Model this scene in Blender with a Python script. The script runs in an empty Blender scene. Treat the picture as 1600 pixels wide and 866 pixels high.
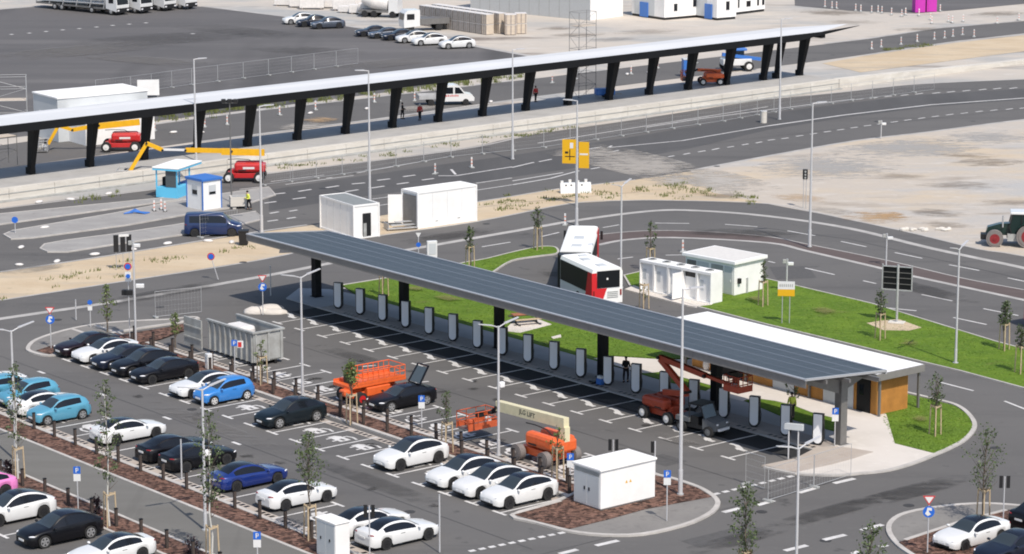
import bpy, bmesh, math, random
import numpy as np
from mathutils import Vector, Matrix, geometry
random.seed(7)
S = bpy.context.scene
COL = S.collection
R = math.radians
# ------------------------------------------------------------------ camera, sky, sun, exposure
F_PX, HOR, CAM_H = 4380.0, -479.0, 45.6          # focal length in photo pixels, horizon row, camera height (m)
PITCH = math.atan((433 - HOR) / F_PX)
cam = bpy.data.cameras.new('camera')
cam.sensor_width = 36.0; cam.lens = 36.0 * F_PX / 1600.0
cam.clip_start = 1.0; cam.clip_end = 3000.0
co = bpy.data.objects.new('camera', cam); COL.objects.link(co)
co.location = (0, 0, CAM_H); co.rotation_euler = (math.pi/2 - PITCH, 0, 0)
S.camera = co
SUN_AZ, SUN_EL = R(-64.5), R(53.0)
w = bpy.data.worlds.new('World'); S.world = w; w.use_nodes = True
nt = w.node_tree; bg = nt.nodes['Background']
sky = nt.nodes.new('ShaderNodeTexSky'); sky.sky_type = 'NISHITA'; sky.sun_disc = False
sky.sun_elevation = SUN_EL; sky.sun_rotation = math.pi/2 - SUN_AZ
sky.dust_density = 1.4; sky.ozone_density = 1.0
nt.links.new(sky.outputs[0], bg.inputs[0]); bg.inputs[1].default_value = 0.145
sl = bpy.data.lights.new('sun', 'SUN'); sl.energy = 4.0; sl.angle = R(0.55); sl.color = (1.0, 0.925, 0.83)
so = bpy.data.objects.new('sun', sl); COL.objects.link(so)
so.rotation_euler = Vector((math.cos(SUN_AZ)*math.cos(SUN_EL), math.sin(SUN_AZ)*math.cos(SUN_EL), math.sin(SUN_EL))).to_track_quat('Z', 'Y').to_euler()
S.view_settings.view_transform = 'Standard'; S.view_settings.look = 'None'
S.view_settings.exposure = 0.06; S.view_settings.gamma = 1.0
S.render.engine = 'CYCLES'; S.cycles.pixel_filter_type = 'BLACKMAN_HARRIS'; S.cycles.filter_width = 1.9

# ------------------------------------------------------------------ survey helpers
def at(px, py, z=0.0):
    """ground (or height z) position of a point measured in the photograph"""
    x = (px - 800) / F_PX; y = (433 - py) / F_PX
    c, s = math.cos(PITCH), math.sin(PITCH)
    d = (x, c + y*s, -s + y*c); t = (z - CAM_H) / d[2]
    return Vector((d[0]*t, d[1]*t, z))
def ats(pts, z=0.0): return [at(x, y, z) for x, y in pts]
O = at(528.3, 483.8)
AU, AV = R(-50.8), R(39.2)                        # bearings of the charger row and of the bays
DU = Vector((math.cos(AU), math.sin(AU), 0)); DV = Vector((math.cos(AV), math.sin(AV), 0))
def W(u, v, z=0.0):
    p = O + DU*u + DV*v; return Vector((p.x, p.y, z))
def UV(p):
    d = Vector(p) - O; return (d.x*DU.x + d.y*DU.y, d.x*DV.x + d.y*DV.y)
def spline(pts, n=6, closed=False):
    P = [Vector(p) for p in pts]; m = len(P); out = []
    for i in range(m if closed else m-1):
        p0 = P[(i-1) % m] if closed or i > 0 else P[i]; p1 = P[i]; p2 = P[(i+1) % m]
        p3 = P[(i+2) % m] if closed or i+2 < m else p2
        for k in range(n):
            t = k/n
            out.append(0.5*((2*p1) + (p2-p0)*t + (2*p0-5*p1+4*p2-p3)*t*t + (3*p1-p0-3*p2+p3)*t**3))
    if not closed: out.append(P[-1])
    return out

# ------------------------------------------------------------------ materials
MATS = {}
def mat(name, col, rough=0.6, metal=0.0, var=0.0, vscale=3.0, bump=0.0, bscale=20.0, coat=0.0, dirt=None, spec=0.5):
    if name in MATS: return MATS[name]
    m = bpy.data.materials.new(name); m.use_nodes = True; MATS[name] = m
    t = m.node_tree; b = t.nodes['Principled BSDF']
    b.inputs['Base Color'].default_value = (*col, 1); b.inputs['Roughness'].default_value = rough
    b.inputs['Metallic'].default_value = metal; b.inputs['Coat Weight'].default_value = coat
    b.inputs['Coat Roughness'].default_value = 0.04; b.inputs['Specular IOR Level'].default_value = spec
    tc = None
    if var or bump or dirt:
        tc = t.nodes.new('ShaderNodeTexCoord')
    if var or dirt:
        n = t.nodes.new('ShaderNodeTexNoise'); n.inputs['Scale'].default_value = vscale; n.inputs['Detail'].default_value = 6
        n.inputs['Roughness'].default_value = 0.65
        t.links.new(tc.outputs['Object'], n.inputs['Vector'])
        r = t.nodes.new('ShaderNodeValToRGB'); r.color_ramp.elements[0].position = 0.3; r.color_ramp.elements[1].position = 0.7
        lo = dirt if dirt else tuple(c*(1-var) for c in col); hi = tuple(min(1, c*(1+var)) for c in col)
        r.color_ramp.elements[0].color = (*lo, 1); r.color_ramp.elements[1].color = (*hi, 1)
        t.links.new(n.outputs['Fac'], r.inputs[0]); t.links.new(r.outputs[0], b.inputs['Base Color'])
    if bump:
        n2 = t.nodes.new('ShaderNodeTexNoise'); n2.inputs['Scale'].default_value = bscale; n2.inputs['Detail'].default_value = 4
        t.links.new(tc.outputs['Object'], n2.inputs['Vector'])
        bp = t.nodes.new('ShaderNodeBump'); bp.inputs['Strength'].default_value = bump; bp.inputs['Distance'].default_value = 0.05
        t.links.new(n2.outputs['Fac'], bp.inputs['Height']); t.links.new(bp.outputs[0], b.inputs['Normal'])
    return m

def ground_mat(name, layers, rough=0.9, bump=0.3, bscale=8.0, vor=None):
    """layers: first a colour, then (colour, noise scale xyz, rotation, low, high, detail) mixed on top"""
    m = bpy.data.materials.new(name); m.use_nodes = True; MATS[name] = m
    t = m.node_tree; b = t.nodes['Principled BSDF']; b.inputs['Roughness'].default_value = rough
    b.inputs['Specular IOR Level'].default_value = 0.25
    tc = t.nodes.new('ShaderNodeTexCoord'); cur = None
    base = t.nodes.new('ShaderNodeRGB'); base.outputs[0].default_value = (*layers[0], 1); cur = base.outputs[0]
    for col, sc, rot, lo, hi, det in layers[1:]:
        mp = t.nodes.new('ShaderNodeMapping'); mp.inputs['Rotation'].default_value = (0, 0, rot); mp.inputs['Scale'].default_value = sc
        mp.vector_type = 'TEXTURE' if False else 'POINT'
        t.links.new(tc.outputs['Object'], mp.inputs['Vector'])
        n = t.nodes.new('ShaderNodeTexNoise'); n.inputs['Scale'].default_value = 1; n.inputs['Detail'].default_value = det
        n.inputs['Roughness'].default_value = 0.6
        t.links.new(mp.outputs[0], n.inputs['Vector'])
        mr = t.nodes.new('ShaderNodeMapRange'); mr.inputs['From Min'].default_value = lo; mr.inputs['From Max'].default_value = hi
        t.links.new(n.outputs['Fac'], mr.inputs['Value'])
        mx = t.nodes.new('ShaderNodeMix'); mx.data_type = 'RGBA'
        t.links.new(mr.outputs[0], mx.inputs['Factor']); t.links.new(cur, mx.inputs['A']); mx.inputs['B'].default_value = (*col, 1)
        cur = mx.outputs['Result']
    if vor:
        sc, amt = vor
        v = t.nodes.new('ShaderNodeTexVoronoi'); v.inputs['Scale'].default_value = sc
        t.links.new(tc.outputs['Object'], v.inputs['Vector'])
        hs = t.nodes.new('ShaderNodeHueSaturation'); sep = t.nodes.new('ShaderNodeSeparateColor')
        t.links.new(v.outputs['Color'], sep.inputs[0])
        mr = t.nodes.new('ShaderNodeMapRange'); mr.inputs['To Min'].default_value = 1-amt; mr.inputs['To Max'].default_value = 1+amt
        t.links.new(sep.outputs[0], mr.inputs['Value']); t.links.new(mr.outputs[0], hs.inputs['Value']); t.links.new(cur, hs.inputs['Color'])
        cur = hs.outputs[0]
    t.links.new(cur, b.inputs['Base Color'])
    if bump:
        n2 = t.nodes.new('ShaderNodeTexNoise'); n2.inputs['Scale'].default_value = bscale; n2.inputs['Detail'].default_value = 5
        t.links.new(tc.outputs['Object'], n2.inputs['Vector'])
        bp = t.nodes.new('ShaderNodeBump'); bp.inputs['Strength'].default_value = bump; bp.inputs['Distance'].default_value = 0.08
        t.links.new(n2.outputs['Fac'], bp.inputs['Height']); t.links.new(bp.outputs[0], b.inputs['Normal'])
    return m

A1 = -AU
M_ASPH = ground_mat('asphalt', [(.118,.114,.111), ((.140,.135,.130),(.05,.05,.05),0,.35,.7,4), ((.095,.092,.091),(.02,.25,1),A1,.52,.75,4), ((.125,.12,.115),(.3,.02,1),A1,.55,.8,3), ((.14,.136,.13),(1.3,1.3,1),0,.58,.75,6), ((.08,.078,.077),(.55,.55,1),0,.66,.74,3)], bump=.15, bscale=30)
M_ASPHD = ground_mat('dark_asphalt', [(.085,.084,.085), ((.105,.103,.103),(.05,.05,.05),0,.35,.7,4), ((.070,.069,.070),(.15,.01,1),-R(41),.5,.75,4), ((.11,.105,.1),(1.5,1.5,1),0,.6,.75,5)], bump=.12, bscale=30)
M_BAYS = ground_mat('shaded_asphalt', [(.026,.026,.027), ((.036,.036,.036),(.3,.3,1),0,.4,.7,5)], bump=.15, bscale=30)  # canopy shade put into the colour, much darker than the lot asphalt
M_YARD = ground_mat('yard_asphalt', [(.122,.117,.117), ((.100,.097,.098),(.02,.1,1),R(10),.45,.7,5), ((.165,.158,.155),(.012,.1,1),R(-12),.5,.75,5), ((.165,.158,.152),(.4,.4,1),0,.62,.8,5), ((.075,.073,.073),(.05,.008,1),R(25),.56,.7,3)], bump=.1, bscale=20)
M_SOIL = ground_mat('bare_soil', [(.46,.425,.38), ((.53,.475,.41),(.03,.05,1),0,.4,.65,6), ((.36,.36,.35),(.03,.06,1),R(20),.5,.62,5), ((.22,.19,.165),(.035,.13,1),R(-8),.57,.70,6), ((.56,.53,.49),(.25,.5,1),0,.55,.8,6)], bump=.6, bscale=2.5)
M_LOT = ground_mat('gravel_lot', [(.475,.425,.365), ((.415,.405,.39),(.035,.05,1),R(15),.46,.58,5), ((.52,.43,.32),(.06,.12,1),R(-10),.5,.66,6), ((.30,.255,.21),(.045,.15,1),R(-12),.57,.68,6), ((.56,.52,.47),(.3,.8,1),0,.55,.75,6), ((.38,.34,.30),(.9,2.0,1),0,.6,.75,6)], bump=.7, bscale=2.0)
M_SAND = ground_mat('sand_verge', [(.50,.395,.27), ((.56,.46,.33),(.15,.3,1),0,.4,.65,6), ((.42,.36,.28),(.1,.4,1),R(30),.52,.7,5), ((.34,.29,.2),(1.0,1.6,1),0,.6,.75,6)], bump=.6, bscale=4)
M_GRASS = ground_mat('grass', [(.088,.160,.013), ((.125,.205,.016),(.35,.5,1),R(20),.4,.66,6), ((.070,.125,.010),(1.1,1.6,1),0,.52,.74,6), ((.20,.25,.05),(2.6,3.4,1),0,.55,.76,6), ((.16,.16,.05),(.22,.3,1),0,.66,.8,5)], bump=1.0, bscale=6)
M_MULCH = ground_mat('bark_mulch', [(.135,.075,.055), ((.075,.042,.033),(1.4,1.4,1),0,.45,.65,6), ((.21,.13,.1),(3.2,3.2,1),0,.55,.75,5)], bump=1.0, bscale=9, vor=(5.0,.75))
M_PAVE = ground_mat('grey_paving', [(.20,.19,.18), ((.235,.225,.21),(.4,.4,1),0,.4,.65,6), ((.165,.157,.148),(1.6,1.6,1),0,.52,.75,5)], bump=.2, bscale=12)
M_PLAZA = ground_mat('plaza_paving', [(.37,.365,.36), ((.42,.415,.41),(.4,.4,1),0,.4,.65,6)], bump=.15)
M_WALK = ground_mat('walkway_asphalt', [(.150,.145,.133), ((.165,.16,.148),(.1,.6,1),A1,.42,.65,5), ((.12,.116,.107),(.5,.03,1),A1,.55,.75,4)], bump=.15, bscale=25)
M_DPAVE = ground_mat('charger_paving', [(.33,.295,.265), ((.37,.33,.30),(.5,.5,1),0,.4,.65,6), ((.28,.25,.225),(2.0,2.0,1),0,.52,.75,5)], bump=.2, bscale=12)
M_PATH = ground_mat('concrete_path', [(.62,.575,.525), ((.57,.53,.48),(.2,.3,1),0,.45,.65,6), ((.66,.62,.57),(1.0,1.0,1),0,.55,.75,5)], bump=.1)
M_TAN = ground_mat('tan_paving', [(.41,.355,.31), ((.45,.40,.35),(.5,.5,1),0,.4,.65,6), ((.35,.3,.26),(2,2,1),0,.55,.75,5)], bump=.15)
M_RED = ground_mat('red_brown_paving', [(.105,.082,.078), ((.125,.1,.094),(.1,.6,1),R(20),.4,.65,6)], bump=.1)
M_ISLE = ground_mat('island_paving', [(.29,.28,.27), ((.34,.33,.315),(.3,.5,1),0,.4,.65,6), ((.24,.23,.22),(2,2,1),0,.58,.75,5)], bump=.2)
M_KERB = mat('kerb_concrete', (.46,.435,.405), .85, var=.18, vscale=.8)
M_GUTTER = mat('gutter_stone', (.40,.385,.365), .85, var=.2, vscale=.6)
M_PAINT = mat('road_paint', (.66,.645,.625), .6, var=.12, vscale=1.3, dirt=(.5,.485,.465))
M_OLDP = mat('worn_road_paint', (.42,.41,.40), .7, var=.25, vscale=1.0)
M_WHITE = mat('white_panel', (.86,.855,.84), .6, var=.03, vscale=.7, dirt=(.78,.77,.75), spec=.3)
M_GREYP = mat('pale_grey_panel', (.52,.545,.56), .5, var=.05, vscale=.6)
M_GALV = mat('galvanised_steel', (.50,.505,.51), .45, metal=.35, var=.12, vscale=2)
M_POLE = mat('pole_grey', (.56,.56,.57), .5, metal=.2)
M_STEEL = mat('grey_steel', (.19,.185,.18), .45, metal=.3, var=.1)
M_DARKS = mat('dark_steel', (.007,.0075,.009), .6, spec=.25)
M_BLACK = mat('black_plastic', (.012,.012,.013), .5)
M_RUBBER = mat('tyre_rubber', (.022,.022,.022), .85)
M_TYREG = mat('dusty_tyre', (.19,.17,.16), .9, var=.15)
M_RIM = mat('alloy_rim', (.55,.55,.55), .3, metal=.6)
M_RIMD = mat('dark_rim', (.045,.045,.048), .35, metal=.5)
M_RIMW = mat('white_rim', (.72,.71,.69), .5)
M_GLASS = mat('dark_glass', (.010,.012,.016), .10, spec=.45)
M_GLASSB = mat('blue_grey_glass', (.07,.09,.10), .08, spec=.7)
M_ROOFG = mat('roof_glass', (.010,.012,.020), .16, spec=.6)
M_LAMP = mat('lamp_lens', (.8,.8,.82), .15, coat=1)
M_TAIL = mat('tail_lens', (.25,.012,.012), .2, coat=1)
M_WOOD = mat('larch_boards', (.62,.29,.065), .6, var=.2, vscale=1.2)
M_STAKE = mat('stake_wood', (.50,.39,.25), .8, var=.2)
M_BARK = mat('bark', (.13,.105,.08), .9, var=.3)
M_LIMEW = mat('limewashed_bark', (.55,.54,.50), .9, var=.1)
M_WIND = mat('windscreen', (.035,.045,.052), .12, spec=.6)  # sky reflection put into the base colour, paler than the other panes
M_PINKR = mat('faded_red', (.62,.25,.18), .6)
M_LEAF = mat('leaf', (.068,.098,.034), .6, var=.45, vscale=1.2)
M_LEAFY = mat('young_leaf', (.105,.145,.035), .6, var=.4, vscale=1.2)
M_LEAFP = mat('purple_leaf', (.030,.014,.018), .6, var=.4)
M_WEED = mat('weed', (.13,.15,.04), .8, var=.4)
M_WOODD = mat('dark_post_wood', (.060,.045,.038), .8, var=.3)
M_ORANGE = mat('lift_orange', (.75,.13,.03), .45, var=.12, coat=.3)
M_DRED = mat('lift_dark_red', (.38,.055,.022), .5, var=.15)
M_LRED = mat('lift_red', (.50,.018,.02), .4, coat=.4, var=.1)
M_YELL = mat('lift_yellow', (.78,.42,.01), .45, var=.08)
M_CREAM = mat('boom_cream', (.70,.64,.42), .5, var=.08)
M_BLUE = mat('sign_blue', (.02,.13,.55), .4)
M_SRED = mat('sign_red', (.55,.03,.03), .4)
M_CYAN = mat('booth_blue', (.12,.52,.78), .45)
M_HBLUE = mat('hut_blue', (.04,.16,.50), .45)
M_VEST = mat('hi_vis', (.75,.80,.10), .7)
M_SKIN = mat('skin', (.45,.27,.19), .6)
M_CLOTH = mat('dark_cloth', (.015,.015,.018), .85)
M_HAIR = mat('hair', (.02,.014,.01), .8)
M_MAG = mat('magenta_plastic', (.50,.03,.38), .5)
M_CONC = ground_mat('platform_concrete', [(.60,.57,.515), ((.52,.49,.44),(.25,.25,2.0),0,.45,.65,6), ((.66,.63,.58),(.8,.8,.8),0,.55,.75,5)], bump=.15)
M_PLATF = ground_mat('platform_paving', [(.42,.41,.395), ((.37,.36,.345),(.4,.4,1),0,.45,.65,6)], bump=.1)
M_YSIGN = mat('sign_yellow', (.72,.40,.01), .45)
M_CONTG = mat('container_grey', (.36,.37,.36), .55, var=.18, vscale=1.0, dirt=(.26,.255,.24))
M_CRATE = mat('crate_board', (.30,.26,.24), .8, var=.2)
M_CRATEL = mat('crate_light', (.55,.47,.38), .8, var=.12)
M_WRAP = mat('white_wrap', (.70,.67,.64), .5, var=.12)

def stain_mat(name, col, strength=.8, sc=(.5,1.2)):
    m = bpy.data.materials.new(name); m.use_nodes = True; t = m.node_tree; b = t.nodes['Principled BSDF']; b.inputs['Roughness'].default_value = .9; b.inputs['Base Color'].default_value = (*col, 1)
    b.inputs['Specular IOR Level'].default_value = .2
    tc = t.nodes.new('ShaderNodeTexCoord'); mp = t.nodes.new('ShaderNodeMapping'); mp.inputs['Location'].default_value = (-1,-1,0); mp.inputs['Scale'].default_value = (2,2,0)
    t.links.new(tc.outputs['Generated'], mp.inputs[0]); ln = t.nodes.new('ShaderNodeVectorMath'); ln.operation = 'LENGTH'; t.links.new(mp.outputs[0], ln.inputs[0])
    n = t.nodes.new('ShaderNodeTexNoise'); n.inputs['Detail'].default_value = 8; n.inputs['Roughness'].default_value = .7; n.inputs['Scale'].default_value = 1
    m2 = t.nodes.new('ShaderNodeMapping'); m2.inputs['Scale'].default_value = (sc[0], sc[1], 1); t.links.new(tc.outputs['Object'], m2.inputs[0]); t.links.new(m2.outputs[0], n.inputs['Vector'])
    a = t.nodes.new('ShaderNodeMath'); a.operation = 'MULTIPLY_ADD'; a.inputs[1].default_value = 3.2; a.inputs[2].default_value = -.85; t.links.new(n.outputs['Fac'], a.inputs[0])
    s_ = t.nodes.new('ShaderNodeMath'); s_.operation = 'SUBTRACT'; t.links.new(a.outputs[0], s_.inputs[0]); t.links.new(ln.outputs['Value'], s_.inputs[1])
    mr = t.nodes.new('ShaderNodeMapRange'); mr.inputs['From Min'].default_value = -.05; mr.inputs['From Max'].default_value = .55; mr.inputs['To Max'].default_value = strength
    t.links.new(s_.outputs[0], mr.inputs['Value']); t.links.new(mr.outputs[0], b.inputs['Alpha'])
    return m
# ------------------------------------------------------------------ mesh builder
class MB:
    def __init__(s): s.v = []; s.f = []; s.sm = []
    def add(s, vs, fs, smooth=False):
        o = len(s.v); s.v += [tuple(x) for x in vs]
        for f in fs: s.f.append(tuple(i+o for i in f)); s.sm.append(smooth)
        return s
    def box(s, x0, x1, y0, y1, z0, z1, taper=0.0):
        t = taper
        return s.add([(x0,y0,z0),(x1,y0,z0),(x1,y1,z0),(x0,y1,z0),(x0+t,y0+t,z1),(x1-t,y0+t,z1),(x1-t,y1-t,z1),(x0+t,y1-t,z1)],
                     [(0,3,2,1),(4,5,6,7),(0,1,5,4),(1,2,6,5),(2,3,7,6),(3,0,4,7)])
    def cbox(s, x0, x1, y0, y1, z0, z1, c=.03):
        """box with its edges chamfered"""
        bm = bmesh.new(); bmesh.ops.create_cube(bm, size=1)
        for v in bm.verts: v.co = Vector(((x0+x1)/2+v.co.x*(x1-x0), (y0+y1)/2+v.co.y*(y1-y0), (z0+z1)/2+v.co.z*(z1-z0)))
        bmesh.ops.bevel(bm, geom=bm.edges[:], offset=c, segments=2, affect='EDGES', profile=.5)
        return s.frombm(bm)
    def frombm(s, bm, smooth=False, M=None):
        bm.verts.index_update()
        s.add([(M @ v.co) if M else v.co for v in bm.verts], [[v.index for v in f.verts] for f in bm.faces], smooth); bm.free(); return s
    def beam(s, p0, p1, w, h, w1=None, h1=None):
        """rectangular bar from p0 to p1; h is measured in the upright direction"""
        p0 = Vector(p0); p1 = Vector(p1); d = (p1-p0).normalized()
        up = Vector((0,0,1)) if abs(d.z) < .95 else Vector((1,0,0))
        a = d.cross(up).normalized(); b = a.cross(d).normalized(); w1 = w if w1 is None else w1; h1 = h if h1 is None else h1
        vs = []
        for p, ww, hh in ((p0,w,h),(p1,w1,h1)):
            vs += [p-a*ww/2-b*hh/2, p+a*ww/2-b*hh/2, p+a*ww/2+b*hh/2, p-a*ww/2+b*hh/2]
        return s.add(vs, [(3,2,1,0),(4,5,6,7),(0,1,5,4),(1,2,6,5),(2,3,7,6),(3,0,4,7)])
    def cyl(s, p0, p1, r0, r1=None, n=10, smooth=True):
        p0 = Vector(p0); p1 = Vector(p1); r1 = r0 if r1 is None else r1; d = (p1-p0).normalized()
        up = Vector((0,0,1)) if abs(d.z) < .9 else Vector((1,0,0))
        a = d.cross(up).normalized(); b = a.cross(d)
        vs = []
        for p, r in ((p0,r0),(p1,r1)):
            for k in range(n):
                t = 2*math.pi*k/n; vs.append(p + a*math.cos(t)*r + b*math.sin(t)*r)
        o = len(s.v)
        s.add(vs, [(k,(k+1)%n,n+(k+1)%n,n+k) for k in range(n)], smooth)
        s.add([vs[k] for k in range(n)], [tuple(range(n))[::-1]]); s.add([vs[n+k] for k in range(n)], [tuple(range(n))])
        return s
    def tube(s, pts, r, n=6):
        pts = [Vector(p) for p in pts]
        for a, b in zip(pts, pts[1:]): s.cyl(a, b, r, n=n)
        return s
    def ell(s, c, r, nu=10, nv=7, smooth=True):
        vs = [(c[0], c[1], c[2]-r[2])]
        for j in range(1, nv):
            ph = -math.pi/2 + math.pi*j/nv
            for k in range(nu):
                th = 2*math.pi*k/nu; vs.append((c[0]+r[0]*math.cos(ph)*math.cos(th), c[1]+r[1]*math.cos(ph)*math.sin(th), c[2]+r[2]*math.sin(ph)))
        vs.append((c[0], c[1], c[2]+r[2])); fs = []; L = len(vs)-1
        for k in range(nu): fs.append((0, 1+(k+1)%nu, 1+k)); fs.append((L, L-nu+k, L-nu+(k+1)%nu))
        for j in range(nv-2):
            for k in range(nu):
                a = 1+j*nu+k; b = 1+j*nu+(k+1)%nu; fs.append((a, b, b+nu, a+nu))
        return s.add(vs, fs, smooth)
    def sheet(s, poly, z=None):
        P = [Vector((p[0], p[1], p[2] if z is None and len(p) > 2 else (z or 0))) for p in poly]
        tr = geometry.tessellate_polygon([P]); fs = []
        for a, b, c in tr:
            n = (P[b]-P[a]).cross(P[c]-P[a]); fs.append((a,b,c) if n.z >= 0 else (a,c,b))
        return s.add(P, fs)
    def prism(s, poly, z0, z1):
        P = [(p[0], p[1]) for p in poly]
        ar = sum(P[i][0]*P[(i+1)%len(P)][1]-P[(i+1)%len(P)][0]*P[i][1] for i in range(len(P)))
        if ar < 0: P = P[::-1]
        s.sheet([(x,y,z1) for x,y in P]); n = len(P)
        return s.add([(x,y,z0) for x,y in P]+[(x,y,z1) for x,y in P], [(i,(i+1)%n,n+(i+1)%n,n+i) for i in range(n)])
    def profile(s, pts, axis, a0, a1):
        """closed outline (x,z) or (y,z) extruded along the other horizontal axis"""
        n = len(pts)
        f = (lambda p, a: (p[0], a, p[1])) if axis == 'y' else (lambda p, a: (a, p[0], p[1]))
        V0 = [Vector(f(p,a0)) for p in pts]; V1 = [Vector(f(p,a1)) for p in pts]
        s.add(V0+V1, [(i,(i+1)%n,n+(i+1)%n,n+i) for i in range(n)])
        tr = geometry.tessellate_polygon([V0]); s.add(V0, [tuple(t) for t in tr]); s.add(V1, [tuple(t)[::-1] for t in tr])
        return s
    def ribbon(s, pts, wd, z0, z1=None, closed=False):
        """flat strip of width wd along pts; with z1 a raised kerb from z0 to z1"""
        P = [Vector((p[0], p[1])) for p in pts]; n = len(P); L = []; Rr = []
        for i in range(n):
            a = P[(i-1) % n] if closed or i > 0 else P[i]; b = P[(i+1) % n] if closed or i < n-1 else P[i]
            d = (b-a).normalized(); nn = Vector((-d.y, d.x)); L.append(P[i]+nn*wd/2); Rr.append(P[i]-nn*wd/2)
        m = n if closed else n-1; z = z0 if z1 is None else z1
        s.add([(p.x,p.y,z) for p in L]+[(p.x,p.y,z) for p in Rr], [(n+i, n+(i+1)%n, (i+1)%n, i) for i in range(m)])
        if z1 is not None:
            for side, flip in ((L, False), (Rr, True)):
                fs = [(i,(i+1)%n,n+(i+1)%n,n+i) for i in range(m)]
                if not flip: fs = [f[::-1] for f in fs]
                s.add([(p.x,p.y,z0) for p in side]+[(p.x,p.y,z1) for p in side], fs)
            if not closed:
                for i in (0, n-1):
                    s.add([(L[i].x,L[i].y,z0),(Rr[i].x,Rr[i].y,z0),(Rr[i].x,Rr[i].y,z1),(L[i].x,L[i].y,z1)], [(0,1,2,3)])
        return s
    def build(s, name, m, parent=None, loc=None, rz=0.0):
        me = bpy.data.meshes.new(name); me.from_pydata(s.v, [], s.f); me.materials.append(m)
        me.polygons.foreach_set('use_smooth', s.sm); me.update()
        bm = bmesh.new(); bm.from_mesh(me); bmesh.ops.recalc_face_normals(bm, faces=bm.faces) if len(s.f) < 20000 and not getattr(s, 'raw', False) else None
        bm.to_mesh(me); bm.free()
        o = bpy.data.objects.new(name, me); COL.objects.link(o)
        if parent: o.parent = parent
        if loc is not None: o.location = loc
        o.rotation_euler.z = rz
        return o
def tag(o, label=None, cat=None, group=None, kind=None):
    if label: o['label'] = label
    if cat: o['category'] = cat
    if group: o['group'] = group
    if kind: o['kind'] = kind
    return o
def thing(name, label, cat, loc, rz=0.0, group=None):
    o = bpy.data.objects.new(name, None); COL.objects.link(o); o.empty_display_size = .3
    o.location = loc; o.rotation_euler.z = rz
    return tag(o, label, cat, group)
KIDS = {}
def kids(o): return [c for c in bpy.data.objects if c.parent == o]
def dup(root, loc, rz=0.0, label=None, group=None, scale=None):
    r = root.copy(); COL.objects.link(r); r.location = loc; r.rotation_euler.z = rz
    if label: r['label'] = label
    if group: r['group'] = group
    if scale: r.scale = scale
    if root.name not in KIDS: KIDS[root.name] = [(c, kids(c)) for c in kids(root)]
    for ch, gs in KIDS[root.name]:
        c = ch.copy(); COL.objects.link(c); c.parent = r
        for g in gs:
            d = g.copy(); COL.objects.link(d); d.parent = c
    return r
def struct(name, mb, m): return tag(mb.build(name, m), kind='structure')
ORD = ['first','second','third','fourth','fifth','sixth','seventh','eighth','ninth','tenth','eleventh','twelfth','thirteenth','fourteenth','fifteenth','sixteenth','seventeenth','eighteenth','nineteenth','twentieth','twenty-first','twenty-second','twenty-third','twenty-fourth','twenty-fifth','twenty-sixth','twenty-seventh','twenty-eighth','twenty-ninth','thirtieth','thirty-first','thirty-second','thirty-third','thirty-fourth','thirty-fifth','thirty-sixth','thirty-seventh','thirty-eighth','thirty-ninth','fortieth']
def text_mesh(txt, size, m, parent, M, name='lettering', depth=.005):
    cu = bpy.data.curves.new('txt', 'FONT'); cu.body = txt; cu.size = size; cu.extrude = depth; cu.align_x = 'CENTER'; cu.align_y = 'CENTER'
    to = bpy.data.objects.new('txt', cu); COL.objects.link(to)
    dg = bpy.context.evaluated_depsgraph_get(); me = bpy.data.meshes.new_from_object(to.evaluated_get(dg))
    bpy.data.objects.remove(to); bpy.data.curves.remove(cu)
    me.name = name; me.materials.clear(); me.materials.append(m)
    o = bpy.data.objects.new(name, me); COL.objects.link(o); o.parent = parent; o.matrix_local = M
    return o
# ================================================================== THE GROUND
struct('ground', MB().sheet([(-2500,-600),(2500,-600),(2500,4000),(-2500,4000)], -.03), M_SOIL)
top_edge = [(-260,362),(0,325),(234,296),(415,271),(705,235),(815,213),(1000,186),(1200,155),(1309,145),(1429,132),(1600,124),(1850,112)]
struct('road', MB().sheet([p.to_2d() for p in ats(spline([(x,y,0) for x,y in top_edge],3) and [(p.x,p.y) for p in spline([(x,y,0) for x,y in top_edge],3)])] + [p.to_2d() for p in ats([(1900,1050),(-300,1050)])], 0.0), M_ASPH)
def polypx(pts, z=0.0, sm=0, closed=True):
    """photo outline -> ground outline"""
    P = [(x,y,0) for x,y in pts]
    if sm: P = spline(P, sm, closed)
    return [tuple(at(p[0], p[1], z).to_2d()) for p in P]
# yard beyond the platform and the service road behind it
struct('yard', MB().sheet(polypx([(-250,34),(0,15),(75,9),(300,9),(320,11),(450,27),(560,44),(660,57),(760,76),(830,89),(880,101),(700,129),(590,146),(330,179),(0,217),(-250,250)]), -.018), M_YARD)
struct('service_road', MB().sheet(polypx([(-250,262),(57,219),(226,197),(381,176),(667,143),(800,127),(1000,103),(1289,69),(1357,61),(1467,44.5),(1600,33),(1850,14),(1850,30),(1600,52),(1492,64),(1352,85),(1289,94),(838,150),(590,185),(300,222),(128,246),(52,256),(-250,298)]), -.014), M_ASPH)
struct('far_hardstanding', MB().sheet(polypx([(1242,9),(1330,17),(1430,21),(1505,15),(1640,2),(1900,-20),(1700,-60),(1240,-40)]), -.014), M_YARD)
struct('sand_strip', MB().sheet(polypx([(1285,99),(1352,87),(1492,67),(1600,55),(1850,35),(1850,66),(1600,80),(1345,113)]), -.010), M_SAND)
far = MB()
for seg in ([(-250,33),(0,14),(68,8.5)], [(318,9.5),(450,26),(560,43),(660,56),(760,75),(832,88)]):
    far.ribbon([p.to_2d() for p in ats(seg)], 1.0, -.012)
for seg in ([(57,218),(226,195.5),(381,175),(667,142),(800,126)], [(300,223),(590,186),(838,151)], [(1289,68),(1357,60),(1467,43.5),(1600,32)], [(1352,86),(1492,65),(1600,53.5)]):
    far.ribbon([p.to_2d() for p in ats(seg)], .7, -.008)
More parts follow.
